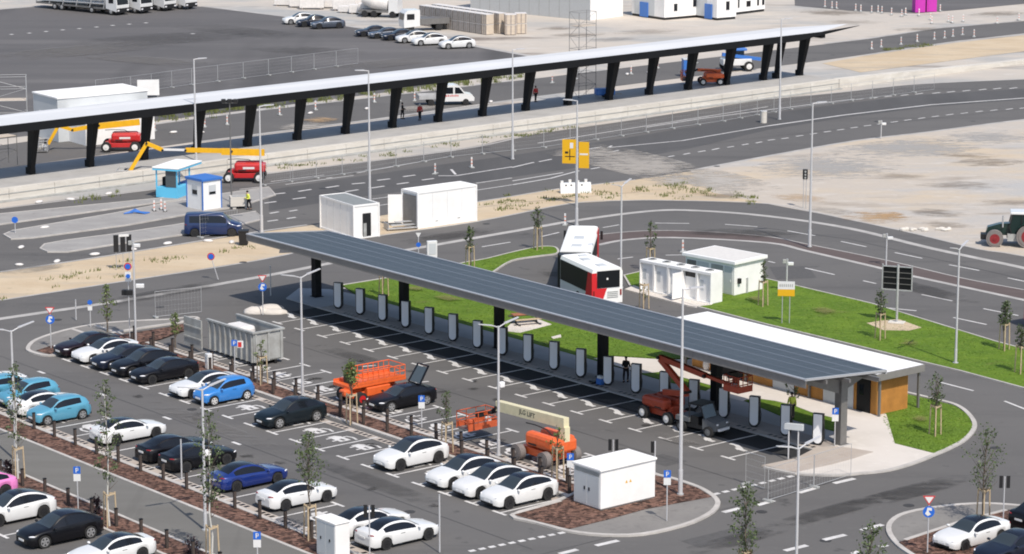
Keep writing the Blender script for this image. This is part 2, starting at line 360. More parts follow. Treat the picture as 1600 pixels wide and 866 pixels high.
struct('kerb_far', far, M_GUTTER)

# soil areas lying in the road sheet
Vtop = [(-260,468),(0,426),(142,405),(292,381),(380,367),(480,353),(640,331)]
struct('verge_left', MB().sheet(polypx(Vtop + [(640,362),(557,374),(400,407),(188,440),(0,469),(-260,515)]), .004), M_SAND)
struct('verge_middle', MB().sheet(polypx([(640,331),(743,316),(800,307),(874,295),(993,281),(1079,268),(1120,290),(1200,318),(1054,313),(978,313),(889,318),(800,336.5),(744,346),(640,362)]), .004), M_SAND)
lot = [(1079,267),(1200,244),(1337,220),(1454,206),(1600,187),(1850,162),(1950,480),(1600,400),(1530,389),(1429,364.5),(1302,338),(1200,319),(1110,300)]
struct('gravel_lot', MB().sheet(polypx(lot), .0045), M_LOT)
# darker carriageway band of the far lanes
struct('carriageway', MB().sheet(polypx([(420,330),(560,308),(745,285),(930,258),(1079,232),(1200,203),(1319,184),(1454,167),(1600,156),(1850,140),(1850,128),(1600,139),(1429,149),(1309,163),(1200,178),(1000,212),(800,243),(700,256),(560,276),(420,297)]), .004), M_ASPHD)
struct('median_paving', MB().sheet(polypx([(895,385),(935,367),(1003,361),(1092,361.5),(1200,370.5),(1263,382),(1390,408),(1505,435),(1600,453.5),(1850,506),(1850,524),(1600,469),(1423,431),(1388,422),(1263,393),(1200,380),(1054,372),(978,375),(935,383),(895,395)], sm=3), .004), M_RED)

# raised lawns, pavements and islands with kerbs
kerbs = MB(); gut = MB()
def raised(name, pts, m, z=.10, sm=0, kerb=True, kw=.16):
    P = polypx(pts, z, sm)
    struct(name, MB().prism(P, -.02, z), m)
    if kerb: kerbs.ribbon(P, kw, 0, z+.02, closed=True)
raised('lawn_wedge', [(704,416),(760,404),(800,394),(838,386),(862,385),(871,389),(869,396),(840,400),(800,407),(770,425),(740,445),(690,440)], M_GRASS, .09, sm=4)
raised('lawn_right', [(975,430),(1040,415),(1100,414),(1200,436),(1243,446),(1362,474),(1454,502),(1555,533),(1600,545),(1850,610),(1850,690),(1700,640),(1600,606),(1500,579),(1441,565),(1302,531),(1200,507),(1087,478),(1030,460),(985,447)], M_GRASS, .09)
raised('lawn_end', [(1375,646),(1372,640),(1400,622),(1418,616),(1454,624),(1492,634),(1512,648),(1521,667),(1508,686),(1485,699),(1462,709),(1430,700),(1398,693)], M_GRASS, .09, kerb=False)
kerbs.ribbon([at(x,y).to_2d() for x,y in [(p[0],p[1]) for p in spline([(1405,613,0),(1418,615,0),(1454,623.5,0),(1492,633.5,0),(1513,648,0),(1523,667,0),(1509,687,0),(1485,701,0),(1462,711,0),(1430,724,0),(1388,736,0),(1345,741,0),(1302,744,0),(1243,741,0),(1195,731,0)],4)]], .3, 0, .10)
# charging plaza: lawn behind the chargers, charger pavement, path in front of the kiosk
lawn = [W(-3,4.0),W(31.5,4.0)] + [at(x,y) for x,y in [(1000,583),(950,572),(927,560),(955,557),(1023,561),(1075,562),(1085,545)]] + [W(26,12.3),W(16,13.2),W(7,14.5)] + [at(x,y) for x,y in [(700,428),(654,436),(603,436),(560,443),(535,447)]]
P = [tuple(p.to_2d()) for p in lawn]
struct('lawn_charging', MB().prism(P, -.02, .085), M_GRASS); kerbs.ribbon([tuple(q.to_2d()) for q in lawn[-9:]], .2, 0, .11)
plaza = [W(-5.6,-.9),W(-1.4,-.95),W(51.5,-.95),W(52.6,.5)] + [at(x,y) for x,y in [(1318,700),(1316,676)]] + [W(44,4.35),W(-3.4,4.0),W(-6.2,3.6),W(-8,2)]
struct('charger_pavement', MB().prism([tuple(p.to_2d()) for p in plaza], -.02, .075), M_PLAZA)
struct('charger_paving', MB().sheet([tuple(W(*q).to_2d()) for q in [(-1.2,-.8),(51.3,-.8),(51.3,1.35),(-1.2,1.35)]], .080), M_DPAVE)
kerbs.ribbon([tuple(W(*q).to_2d()) for q in [(-1.4,-.9),(51.5,-.9)]], .16, 0, .09)
path = [(927,560),(960,557),(1023,561),(1075,562),(1100,560),(1140,572),(1369,632),(1385,648),(1398,693),(1462,709),(1430,722),(1388,734),(1345,739.5),(1302,742),(1243,740),(1200,729),(1250,717),(1290,703),(1316,692),(1314,656),(1266,643.5),(1238,632.5),(1210,626),(1180,622),(1165,624),(1160,627),(1138,621),(1103,610),(1116,603.5),(1090,596),(1052,585.5),(1030,581),(1000,583)]
struct('path', MB().prism(polypx(path, .09), -.02, .092), M_PATH)
struct('lawn_strip', MB().prism(polypx([(1000,584),(1030,581.5),(1052,586),(1090,596.5),(1116,604),(1103,610.5),(1080,606),(1034,594)], .1), -.02, .105), M_GRASS)
struct('lawn_strip_right', MB().prism(polypx([(1163,626),(1180,622.5),(1210,626.5),(1238,633),(1266,644),(1316,656.5),(1316,677),(1266,664),(1220,650)], .1), -.02, .105), M_GRASS)
struct('tan_paving', MB().prism(polypx([(1243,716),(1276,699),(1302,697),(1330,700),(1365,706),(1335,716),(1302,725),(1243,738),(1200,729),(1190,727)], .1), -.02, .100), M_TAN)
# bus lane pad with the white cabinets
struct('cabinet_pad', MB().prism(polypx([(976,452),(990,446),(1000,449),(1120,470),(1112,476),(1087,479),(1074,477)], .1), -.02, .105), M_PATH)
# traffic islands on the left
raised('traffic_island_top', [(-260,372),(0,334),(234,311),(300,304),(302,309),(239,317),(0,350),(-260,390)], M_ISLE, .1)
raised('traffic_island_middle', [(6,366),(20,360),(178,333),(240,321),(330,305),(420,292),(430,304),(370,323),(312,331),(200,351),(51,371),(18,373)], M_ISLE, .1)
raised('traffic_island_bottom', [(63,388),(70,381),(100,375.5),(178,365.5),(287,349),(400,330),(410,342),(360,354),(287,366),(178,381.5),(105,393),(75,393)], M_ISLE, .1)

# gutter bands of light stone
def band(pts, wd, sm=4): gut.ribbon([at(p[0],p[1]).to_2d() for p in spline([(x,y,0) for x,y in pts], sm)], wd, .010)
band([(-260,538),(0,498.5),(178,472),(400,434),(524,410),(623,393),(800,362),(902,344.5),(1016,330),(1092,329.5),(1200,338),(1327,357),(1454,388),(1600,419),(1850,475)], .75)
band([(0,469.5),(188,440.5),(400,407.5),(557,374.5),(744,346.5),(889,318.5),(978,313.5),(1054,313.5),(1200,318.5),(1302,338),(1429,365),(1530,389.5),(1600,400.5),(1850,452)], .3)
band([(0,425),(142,404),(292,380),(380,365.5),(480,351.5)], .35); band([(743,316),(800,307),(874,295),(993,281)], .3)
band([(1079,266.5),(1200,244),(1337,220),(1454,206),(1600,187),(1850,160)], .5)
band([(935,383),(978,375),(1054,371.5),(1200,379.5),(1263,393),(1388,422),(1423,431),(1600,469),(1850,523)], .55)
band([(932,367),(1003,361),(1092,361.5),(1200,370),(1263,382),(1390,408),(1505,435),(1600,453)], .2)
band([(1437,561),(1500,577),(1575,597),(1600,604),(1850,688)], .4)
band([(0,326),(234,297),(415,272),(705,236),(815,214)], .4); band([(1200,155),(1309,145),(1429,132),(1600,124)], .35)
band([(532,452),(603,435),(660,425),(700,428)], .3)

# ------------------------------------------------------------------ the car park in bay coordinates
def uvpoly(pts): return [tuple(W(*q).to_2d()) for q in pts]
struct('bays_charging', MB().sheet(uvpoly([(-1.6,-.95),(51.6,-.95),(51.6,-3.2),(-1.6,-3.2)]), .004), M_BAYS)  # strip painted near black to deepen the shade under the canopy
LOTV = dict(B=(-12.2,-17.1), C=(-24.35,-19.8), D=(-30.4,-35.2), E=(-48,-43.6))
def strip(name, u0, u1, v0, v1, m, z): struct(name, MB().prism(uvpoly([(u0,v0),(u1,v0),(u1,v1),(u0,v1)]), -.02, z), m)
strip('mulch_bed_upper', -6.6, 49.8, -17.35, -19.0, M_MULCH, .07)
for v in (-17.2, -19.15): kerbs.ribbon(uvpoly([(-6.6,v),(50,v)]), .3, 0, .10)
strip('mulch_bed_middle', -30, 56, -35.45, -37.2, M_MULCH, .07)
for v in (-35.3, -37.3): kerbs.ribbon(uvpoly([(-30,v),(56,v)]), .22 if v < -36 else .3, 0, .10)
strip('walkway', -30, 58, -37.4, -41.3, M_WALK, .06)
strip('mulch_bed_lower', -30, 58, -41.5, -43.3, M_MULCH, .07)
for v in (-41.4, -43.4): kerbs.ribbon(uvpoly([(-30,v),(58,v)]), .2, 0, .10)
# left island at the lot entrance
isl = [(44.4,541.7),(48,549),(76,555),(110,548),(150,528),(190,517),(300,500),(300,495),(264,499),(216,501),(152,506),(101,516),(58,530)]
raised('entrance_island', isl, M_PAVE, .09, sm=3, kw=.3)
struct('entrance_mulch', MB().sheet(polypx([(56,548),(80,540),(100,543),(78,554)], .1), .105), M_MULCH)
struct('entrance_mulch_back', MB().sheet(polypx([(182,524),(264,511),(300,503),(312,508),(250,530),(200,540)], .1), .105), M_MULCH)
# island with the transformer
ti = [(800,805),(840,816),(889,829),(942,835),(1003,834),(1067,820),(1105,804),(1121,789),(1116,776),(1092,761),(1054,748),(1029,742),(1000,735),(960,748),(900,770),(860,786)]
raised('transformer_island', ti, M_PAVE, .09, sm=3, kw=.3)
struct('transformer_mulch', MB().sheet(polypx([(803,804),(845,790),(876,784),(900,770),(960,748),(1000,737),(1028,744),(1053,750),(1091,763),(1112,776.5),(1008,796),(950,812),(889,827),(840,815)], .1), .11), M_MULCH)
kerbs.ribbon(polypx([(800,804),(876,783)], .1), .25, 0, .13)
# lower right island
ri = [(1389,830),(1393,814),(1416,801),(1467,791.5),(1517,787),(1556,787),(1620,793),(1720,812),(1720,960),(1500,915),(1428,868),(1403,850)]
raised('corner_island', ri, M_PAVE, .09, sm=3, kw=.3)
struct('corner_mulch', MB().sheet(polypx([(1404,848),(1416,843),(1500,815),(1572,797),(1640,795),(1710,816),(1710,950),(1500,908),(1440,872)], .1), .11), M_MULCH)
kerbs.ribbon(polypx([(1414,844),(1500,815.5),(1572,797)], .1), .28, 0, .13)
ST = {}
def stain(x, y, rx, ry, ang, col, strength=.8, z=.02):
    key = (col, strength)
    if key not in ST: ST[key] = stain_mat('dirt_%d' % len(ST), col, strength)
    c, s = math.cos(R(ang)), math.sin(R(ang)); stain.n += 1
    pts = [at(x+rx*math.cos(k*.2618)*c-ry*math.sin(k*.2618)*s, y+rx*math.cos(k*.2618)*s+ry*math.sin(k*.2618)*c).to_2d() for k in range(24)]
    o = MB().sheet([tuple(p) for p in pts], z+.0015*stain.n).build('dirt_patch', ST[key]); tag(o, kind='structure')
stain.n = 0
DUST = (.44,.41,.37); BROWN = (.20,.165,.13); RUST = (.50,.34,.19); BLUEG = (.39,.39,.385)
for a in ((1010,262,110,14,9,DUST,.9),(1000,257,150,20,12,DUST,.6),(930,240,90,9,2,DUST,.6),(1120,282,110,16,10,DUST,.9),(1060,283,60,10,4,DUST,.8),
          (1290,262,130,22,-4,BLUEG,.6),(1420,232,150,16,-5,BLUEG,.6),(1545,215,90,12,0,BLUEG,.5),
          (1388,337,38,8,4,RUST,.8),(1370,340,70,10,4,RUST,.6),(1460,333,60,6,5,BROWN,.45),(1480,352,60,5,6,BROWN,.32),(1405,276,55,6,-3,BROWN,.3),(1545,254,70,8,-4,BROWN,.38),(1510,244,60,5,-2,BROWN,.38),(1300,330,60,5,9,BROWN,.25),(1250,310,70,6,7,RUST,.35),(1580,318,60,6,-2,BROWN,.32),(1500,290,90,6,3,BROWN,.35),(1130,306,60,5,6,BROWN,.4),
          (870,45,40,2.5,-3,BROWN,.45),(900,55,70,3,-3,BROWN,.32),(1010,50,80,4,-4,BROWN,.25),(960,62,60,3,-4,BROWN,.25),(1300,20,70,5,3,BROWN,.45),(1330,35,60,4,2,BROWN,.25),(1440,46,60,3,-3,BROWN,.4),(1560,22,60,4,-4,BROWN,.4),(500,188,35,5,-6,RUST,.6),(470,198,60,5,-6,DUST,.7),(650,170,60,4,-6,DUST,.5)): stain(*a)
DARK = (.06,.058,.057); PALE = (.20,.19,.18)
for a in ((250,62,220,9,-4,DARK,.22),(120,80,200,8,-5,PALE,.4),(480,80,120,7,4,DARK,.22),(600,100,140,6,-6,PALE,.35),(230,95,160,6,5,PALE,.4),(380,50,160,7,6,DARK,.18),
          (1420,770,140,10,-14,DARK,.5),(1300,800,160,9,-15,DARK,.45),(1150,845,120,9,-14,DARK,.4),(1000,640,120,6,16,PALE,.35),(600,760,160,9,20,DARK,.3),(330,665,150,8,20,PALE,.3),(560,560,90,6,16,DARK,.35),(1060,690,60,5,15,PALE,.5),(1450,455,120,7,14,DARK,.4),(1150,365,150,6,3,DARK,.4),(1300,560,20,4,10,DARK,.2),(700,370,110,5,-9,DARK,.4),(250,460,180,6,-10,DARK,.4),(880,430,50,8,10,DARK,.35),(60,420,80,5,-8,PALE,.4),(640,655,7,2,0,DARK,.8),(437,524,5,1.5,0,DARK,.9),(565,565,6,1.6,0,DARK,.8),(742,597,6,1.6,10,DARK,.8)): stain(*a)
ro = random.Random(21); OIL = (.045,.043,.042)
def stain_w(u, v, ru, rv, col, strength, z=.016):
    key = (col, strength)
    if key not in ST: ST[key] = stain_mat('dirt_%d' % len(ST), col, strength, (1.6,1.6))
    stain.n += 1
    o = MB().sheet([tuple(W(u+ru*math.cos(k*.2618), v+rv*math.sin(k*.2618)).to_2d()) for k in range(24)], z+.0004*(stain.n % 20)).build('oil_spot', ST[key]); tag(o, kind='structure')
for k in range(11): stain_w(1.45+2.53*(ro.randint(6,17)+.5), -21.4+ro.uniform(-.6,.6), .55, .8, OIL, .7)
for k in range(9): stain_w(6.8+2.53*ro.randint(4,16), -14.6+ro.uniform(-.6,.6), .5, .8, OIL, .65)
for k in range(7): stain_w(ro.uniform(12,50), -27.4+ro.uniform(-2,2), .6, .5, OIL, .5)
for k in range(6): stain_w(ro.uniform(12,48), -9.4+ro.uniform(-2,2), .7, .4, OIL, .5)
for x, y, rx, ry in ((1290,490,30,5),(1420,540,26,5),(700,470,30,4),(860,540,24,4),(1440,660,20,7),(1180,470,24,4),(650,455,22,4)): stain(x, y, rx, ry, 12, (.20,.18,.07), .55, .095)
jn = MB()
for a, b in ((W(-2,-9.2),W(56,-9.2)),(W(-4,-27.3),W(56,-27.3)),(W(-10,-39.3),W(56,-39.3)),(W(57,-30),W(57,4))): jn.ribbon([a.to_2d(), b.to_2d()], .05, .009 if True else 0)
for pts in ([(1200,357),(1327,374),(1454,403),(1600,437)],[(620,340),(800,318),(1000,300)],[(420,318),(800,262),(1200,214),(1600,170)]): jn.ribbon([p.to_2d() for p in ats(pts)], .06, .012)
struct('asphalt_joint', jn, mat('joint_tar', (.05,.048,.047), .6))
pt = MB()
for u, v, a, b in ((14,-9.8,3.0,1.2),(33,-26.6,4.5,1.0),(46,-10.4,2.2,1.8),(60,-20,1.6,5.0)): pt.sheet([tuple(W(u+x, v+y).to_2d()) for x, y in ((0,0),(a,0),(a,b),(0,b))], .007)
for x, y in ((1240,425),(470,385)): 
    c = at(x, y); pt.sheet([(c.x-1.6,c.y-3),(c.x+1.6,c.y-2.4),(c.x+1.4,c.y+2.4),(c.x-1.8,c.y+2)], .007)
struct('asphalt_patch', pt, mat('patch_asphalt', (.088,.085,.083), .9, var=.15, vscale=3))
tag(kerbs.build('kerb', M_KERB), kind='structure'); tag(gut.build('gutter', M_GUTTER), kind='structure')

# ------------------------------------------------------------------ painted markings
mk = MB(); Z = .014
def line(a, b, wd=.14, z=Z): mk.ribbon([Vector(a).to_2d(), Vector(b).to_2d()], wd, z)
def bay(u, v0, v1, tip=True, wd=.15):
    """one bay line with the T bar at its open end v0"""
    line(W(u, v0), W(u, v1), wd)
    if tip: line(W(u-.62, v0), W(u+.62, v0), .2, Z+.003)
def symbol(u, v, s=1):
    """plug pictogram painted in a bay: solid body with a slot, prongs and a cable"""
    def q(a, b): return tuple(W(u+a, v+b*s).to_2d())
    mk.sheet([q(-.7,.40),q(.15,.40),q(.15,-.40),q(-.35,-.40),q(-.7,-.15)], Z)
    for b in (-.25,.25): mk.ribbon([q(.15,b),q(.75,b)], .30, Z)
    mk.ribbon([q(.68,.38),q(.68,-.38)], .15, Z+.003)
    for a in (-.35,.3): mk.ribbon([q(a,.38),q(a,.72)], .18, Z)
    mk.ribbon([q(-.1,-.38),q(-.1,-.66),q(.35,-.82),q(.95,-.70)], .17, Z)
for k in range(18): bay(.94+2.84*k, -6.2, -1.0)
for k in range(18):
    u = .94+2.84*(k-.5)
    mk.ribbon([W(u-.95,-3.75).to_2d(), W(u-.45,-3.72).to_2d(), W(u+.1,-4.0).to_2d(), W(u+.55,-4.25).to_2d(), W(u+.95,-4.25).to_2d()], .34, Z)
    mk.ribbon([W(u+.0,-4.15).to_2d(), W(u+.5,-4.4).to_2d()], .25, Z+.003)
for k in range(17): bay(5.5+2.53*k, -12.25, -17.0); symbol(6.8+2.53*k, -15.2, 1)
for k in range(-1, 20):
    bay(1.45+2.53*k, -24.35, -19.85)
    if k < 19: symbol(2.7+2.53*k, -21.9, -1)
for u in (9.0,11.6,14.2,17.1,19.65,24.3,28.95,32.0,34.1,37.4,42.3,44.9,48.8): bay(u, -30.45, -35.1); symbol(u+1.2, -32.5, 1)
for u in (25.4,30.5,35.6,40.8,45.9): bay(u, -48.4, -43.6)
# short guide dashes in the aisles
for u in (3,11,19,27): line(W(u,-27.5), W(u+.9,-27.5), .25)
for u in (5,16,22): line(W(u,-9.4), W(u+.3,-8.5), .2)
def dash(pairs, wd=.16):
    for x0,y0,x1,y1 in pairs: line(at(x0,y0), at(x1,y1), wd)
# wide dashes on the road along the lower edge
dash([(931,853,966,845),(1130,801,1156,794.5),(874,866,902,859),(1248,770.5,1274,763),(1303,755.7,1335,748),(1183,790,1209,782.5),(1346,829,1379,820),(1287,844,1321,836),(1226,861,1261,852.5),(1333,866,1342,862),(1375,855,1386,852),(815,881,845,874)], .38)
for a, b, n in (((733,862),(888,831),10), ((1115,773),(1245,742.5),9)):
    for k in range(n):
        t0 = k/n; t1 = (k+.62)/n; line(at(a[0]+(b[0]-a[0])*t0, a[1]+(b[1]-a[1])*t0), at(a[0]+(b[0]-a[0])*t1, a[1]+(b[1]-a[1])*t1), .32)
dash([(1230.5,361,1273.7,368.6),(1314,377.5,1353.7,386),(1398,395,1441,404),(1483,414,1530,423),(1574.6,434.6,1615,443),
 (1200,408.5,1211,411),(1258,419,1304,429.5),(1348.6,439,1369,443.5),(1440,460.5,1488,470.6),(1536.5,482.6,1591,493.5),
 (1381.6,481,1432,486),(1489.5,496.5,1541.6,507.5),(1469,597.6,1521,611),(1569.5,627,1610,643),
 (1023.5,348.8,1077,349.5),(1132.7,350.8,1183.5,354.6),(942,356,967.6,351.6),(845.7,370,873.7,363.5),(753,386,797.5,378.7),(965,405,989,402),(1040,399,1074,398.5)], .2)
o6 = lambda a: tuple((400+v/3.9375) if i % 2 == 0 else (220+v/3.9375) for i, v in enumerate(a))
dash([o6(a) for a in [(105,330,180,322),(260,313,340,300),(430,290,510,278),(590,267,670,260),(745,245,825,235),(905,222,980,212),(225,360,305,350),(550,315,630,302),(710,292,790,280),(865,268,940,258),(1020,243,1095,233),(50,385,125,375),(85,448,140,438),(205,435,255,427),(70,497,135,488),(190,480,245,472)]], .3)
dash([o6(a) for a in [(715,360,900,335),(750,400,900,378),(1355,262,1575,230),(1360,305,1575,272),(90,252,420,212),(180,270,600,215),(620,200,1180,100),(430,232,470,226),(-100,300,30,285)]], .18)
dash([(685,275,712,275),(712,275,800,261),(705,265,712,273),(950,231,1066,220),(1066,220,1200,197),(950,231,956,228),(801,283,880,270),(801,289,860,279),(860,279,905,267),(842,253,862,249),(800,262,834,254),(920,233,940,230),(948,239,967,235)], .24)
o7 = lambda a: tuple((800+v/3.9375) if i % 2 == 0 else (220+v/3.9375) for i, v in enumerate(a))
dash([o7(a) for a in [(860,113,905,108),(960,100,1000,93),(1055,85,1095,77),(1145,70,1190,62),(1230,57,1275,47),(1325,42,1365,35),(1415,27,1455,20),(1500,15,1540,7),(485,175,540,165),(580,160,630,152)]], .25)
o4 = lambda a: tuple((1200+v/3.9375) if i % 2 == 0 else v/3.9375 for i, v in enumerate(a))
dd = [(20,862),(105,852),(195,837),(280,824),(365,811),(447,799),(530,786),(612,774),(695,763),(777,751),(860,739),(945,728),(1030,717),(1118,706),(1208,697),(1300,687),(1390,679),(1485,672),(1570,666)]
dash([o4((x-22,y+3,x+22,y-3)) for x,y in dd], .25)
mk.ribbon([p.to_2d() for p in ats([(1200,197),(1319,180),(1454,164),(1600,153.5),(1850,138)])], .35, Z)
dash([o4((x-24,y+3,x+24,y-3)) for x,y in [(560,612),(650,604),(740,594),(840,586),(930,578),(1035,573),(1125,566),(1220,559),(1320,552),(1410,546),(1510,543)]], .3)
mk.ribbon([p.to_2d() for p in ats([(1010,199),(1100,185),(1200,172),(1309,158),(1335,155)])], .25, Z)
mk.ribbon([p.to_2d() for p in ats([(840,224),(1000,198.5),(1200,167)])], .2, Z)
# flecks on the far yard and cat eyes
for x,y in [(18,54),(46,52),(72,49.5),(98,47),(124,45),(151,42.5),(176,40),(202,38),(228,36),(301,53)]: dash([(x-2.5,y+.3,x+2.5,y-.3)], .6)
struct('road_markings', mk, M_PAINT)
# rows of square pavers with dark plugs at the head of the bays
pv = MB(); dk = MB()
for v, u0, u1, st, off in ((-.55,-1,51.4,2.84,.94), (-16.7,-3,50,2.53,5.5), (-20.05,-1,50,2.53,1.45), (-34.75,8,52,2.55,1.7)):
    pv.sheet(uvpoly([(u0,v-.3),(u1,v-.3),(u1,v+.3),(u0,v+.3)]), .010 if v < -1 else .086)
    k0 = int((u0-off)/st)
    for k in range(k0, k0+30):
        for j in range(4):
            u = off+st*k+st/2+(j-1.5)*.46
            if u0 < u < u1: dk.sheet(uvpoly([(u-.13,v-.17),(u+.13,v-.17),(u+.13,v+.17),(u-.13,v+.17)]), .014 if v < -1 else .09)
dc = MB()
for x, y in ((300,640),(470,735),(640,800),(720,690),(1010,665),(880,625),(560,575),(1190,800),(1420,790),(1290,845),(1555,700),(250,480),(90,500),(620,400),(1130,410),(1330,470),(760,350),(450,370),(380,410),(560,345),(1120,260),(1370,190)):
    p = at(x, y); dc.cyl((p.x,p.y,.004),(p.x,p.y,.012),.33,n=14,smooth=False)
struct('manhole_cover', dc, mat('cast_iron', (.045,.043,.042), .7, var=.2))
# short turf on the lawns
gm = random.Random(11); gv = []; gf = []
def turf(x0, x1, y0, y1, n, poly):
    P2 = [(a, b) for a, b in poly]
    for _ in range(n):
        x = gm.uniform(x0, x1); y = gm.uniform(y0, y1); ins = False; j = len(P2)-1
        for i in range(len(P2)):
            xi, yi = P2[i]; xj, yj = P2[j]
            if (yi > y) != (yj > y) and x < (xj-xi)*(y-yi)/(yj-yi)+xi: ins = not ins
            j = i
        if not ins: continue
        p = at(x, y, .09); a = gm.uniform(0, 6.283); h = gm.uniform(.015,.055); wd = gm.uniform(.03,.08); o = len(gv)
        gv.extend([(p.x-math.cos(a)*wd,p.y-math.sin(a)*wd,.085),(p.x+math.cos(a)*wd,p.y+math.sin(a)*wd,.085),(p.x+gm.gauss(0,.07),p.y+gm.gauss(0,.07),.085+h)]); gf.append((o,o+1,o+2))
turf(975,1620,414,640,30000,[(975,430),(1100,414),(1200,436),(1243,446),(1362,474),(1454,502),(1555,533),(1620,551),(1620,612),(1500,579),(1441,565),(1302,531),(1200,507),(1087,478),(985,447)])
turf(532,1030,440,575,16000,[(540,452),(603,436),(660,430),(800,440),(1040,530),(1023,561),(955,557),(927,560),(960,572),(1000,583),(900,549),(745,510),(640,484)])
turf(1372,1521,616,709,7000,[(1375,646),(1400,622),(1418,616),(1454,624),(1492,634),(1512,648),(1521,667),(1508,686),(1485,699),(1462,709),(1398,693)])
turf(700,871,384,445,4000,[(704,416),(760,404),(838,386),(869,389),(800,407),(770,425),(740,445)])
gme = bpy.data.meshes.new('turf'); gme.from_pydata(gv, [], gf); gme.materials.append(mat('grass_blade', (.115,.195,.018), .8, var=.4, vscale=.5))
go_ = bpy.data.objects.new('turf', gme); COL.objects.link(go_); tag(go_, kind='stuff')
struct('paver_strip', pv, M_TAN); struct('paver_drains', dk, M_BLACK)
# ================================================================== LARGE STRUCTURES
def local_uv(name, label, cat, u, v, z=0.0, group=None):
    return thing(name, label, cat, W(u, v, z), AU, group)      # local +X runs along the charger row, +Y away from the camera

# ---------------------------------------------------------------- solar canopy over the chargers
def solar_material():
    m = bpy.data.materials.new('solar_cells'); m.use_nodes = True; t = m.node_tree; b = t.nodes['Principled BSDF']
    tc = t.nodes.new('ShaderNodeTexCoord'); n = t.nodes.new('ShaderNodeTexNoise'); n.inputs['Scale'].default_value = .35; n.inputs['Detail'].default_value = 4
    t.links.new(tc.outputs['Object'], n.inputs[0]); r = t.nodes.new('ShaderNodeValToRGB')
    r.color_ramp.elements[0].color = (.022,.030,.044,1); r.color_ramp.elements[1].color = (.044,.054,.068,1)
    t.links.new(n.outputs[0], r.inputs[0]); t.links.new(r.outputs[0], b.inputs[0]); b.inputs['Roughness'].default_value = .42; b.inputs['Specular IOR Level'].default_value = .35
    return m
M_SOLAR = solar_material()
M_SEAM = mat('panel_seam', (.14,.16,.19), .5, spec=.3)
M_FASC = mat('canopy_fascia', (.23,.22,.21), .5, metal=.2, var=.08)
M_EDGE = mat('canopy_edge', (.50,.51,.53), .4, metal=.4)
can = local_uv('solar_canopy', 'long grey solar panel canopy on dark steel posts above the row of chargers', 'canopy', 0, 0)
U0, U1, VN, VF, ZN, ZF = -5.35, 54.1, -4.6, 3.85, 5.57, 4.57
def zc(v): return ZN + (ZF-ZN)*(v-VN)/(VF-VN)
MB().add([(U0+.15,VN+.15,zc(VN)+.02),(U1-.15,VN+.15,zc(VN)+.02),(U1-.15,VF-.05,zc(VF)+.02),(U0+.15,VF-.05,zc(VF)+.02)], [(0,1,2,3)]).build('panel_field', M_SOLAR, can)
sm_ = MB()
for j in range(1, 5):
    v = VN+.1+(VF-VN-.2)*j/5; sm_.add([(U0+.2,v-.06,zc(v)+.030),(U1-.2,v-.06,zc(v)+.030),(U1-.2,v+.06,zc(v)+.030),(U0+.2,v+.06,zc(v)+.030)], [(0,1,2,3)])
for i in range(1, 53):
    u = U0+(U1-U0)*i/53; wd = .018
    sm_.add([(u-wd*.6,VN+.2,zc(VN)+.026),(u+wd,VN+.2,zc(VN)+.026),(u+wd,VF-.1,zc(VF)+.026),(u-wd,VF-.1,zc(VF)+.026)], [(0,1,2,3)])
sm_.build('panel_seams', M_SEAM, can)
MB().add([(U0+.1,VN+.1,zc(VN)-.12),(U1-.1,VN+.1,zc(VN)-.12),(U1-.1,VF-.1,zc(VF)-.12),(U0+.1,VF-.1,zc(VF)-.12)], [(0,3,2,1)]).build('soffit', M_DARKS, can)
eg = MB(); eg.box(U0,U1,VN-.05,VN+.15,ZN-.02,ZN+.05)
eg.box(U0,U1,VF-.05,VF+.08,ZF-.2,ZF+.06)
for u in (U0, U1-.14): eg.beam((u+.07,VN,ZN),(u+.07,VF,ZF),.14,.14)
eg.build('edge_trim', M_EDGE, can)
fa = MB()
for i in range(12):       # near fascia boards, set back in turn like the photo's stepped soffit edge
    a = U0+(U1-U0)*i/12; b = U0+(U1-U0)*(i+1)/12
    fa.box(a+.01, b-.01, VN+.02, VN+.08, ZN-.52, ZN-.05)
fa.beam((U0+.04,VN,ZN-.25),(U0+.04,VF,ZF-.2),.06,.36)
fa.build('fascia', M_FASC, can)
for o_ in kids(can):           # the roof is a slight parallelogram in plan
    for vt in o_.data.vertices: vt.co.x -= 1.4*(vt.co.y-VN)/(VF-VN)
for u in (-4.6,6.6,17.8,29.0,40.2,51.4):
    cm = MB(); cm.box(u-.28,u+.28,1.0,1.55,.07,4.25); cm.box(u-.4,u+.4,.9,1.7,.07,.1)
    cm.build('column', M_STEEL if u > 50 else M_DARKS, can)
    am = MB()
    am.add([(u+s,1.1,3.3) for s in (-.12,.12)]+[(u+s,1.1,4.25) for s in (-.12,.12)]+[(u+s,VN+.6,ZN-.42) for s in (-.12,.12)]+[(u+s,VN+.6,ZN-.14) for s in (-.12,.12)],
           [(0,1,5,4),(2,6,7,3),(0,4,6,2),(1,3,7,5),(4,5,7,6)])
    am.add([(u+s,1.5,3.5) for s in (-.12,.12)]+[(u+s,1.5,4.25) for s in (-.12,.12)]+[(u+s,VF-.3,ZF-.34) for s in (-.12,.12)]+[(u+s,VF-.3,ZF-.14) for s in (-.12,.12)],
           [(0,4,5,1),(2,3,7,6),(0,2,6,4),(1,5,7,3),(4,6,7,5)])
    am.build('bracket_arm', M_STEEL, can)
pu = MB()
for v in (-2.6,-.6,2.0): pu.box(U0+.2,U1-.2,v-.07,v+.07,zc(v)-.36,zc(v)-.13)
pu.build('purlin', M_STEEL, can)

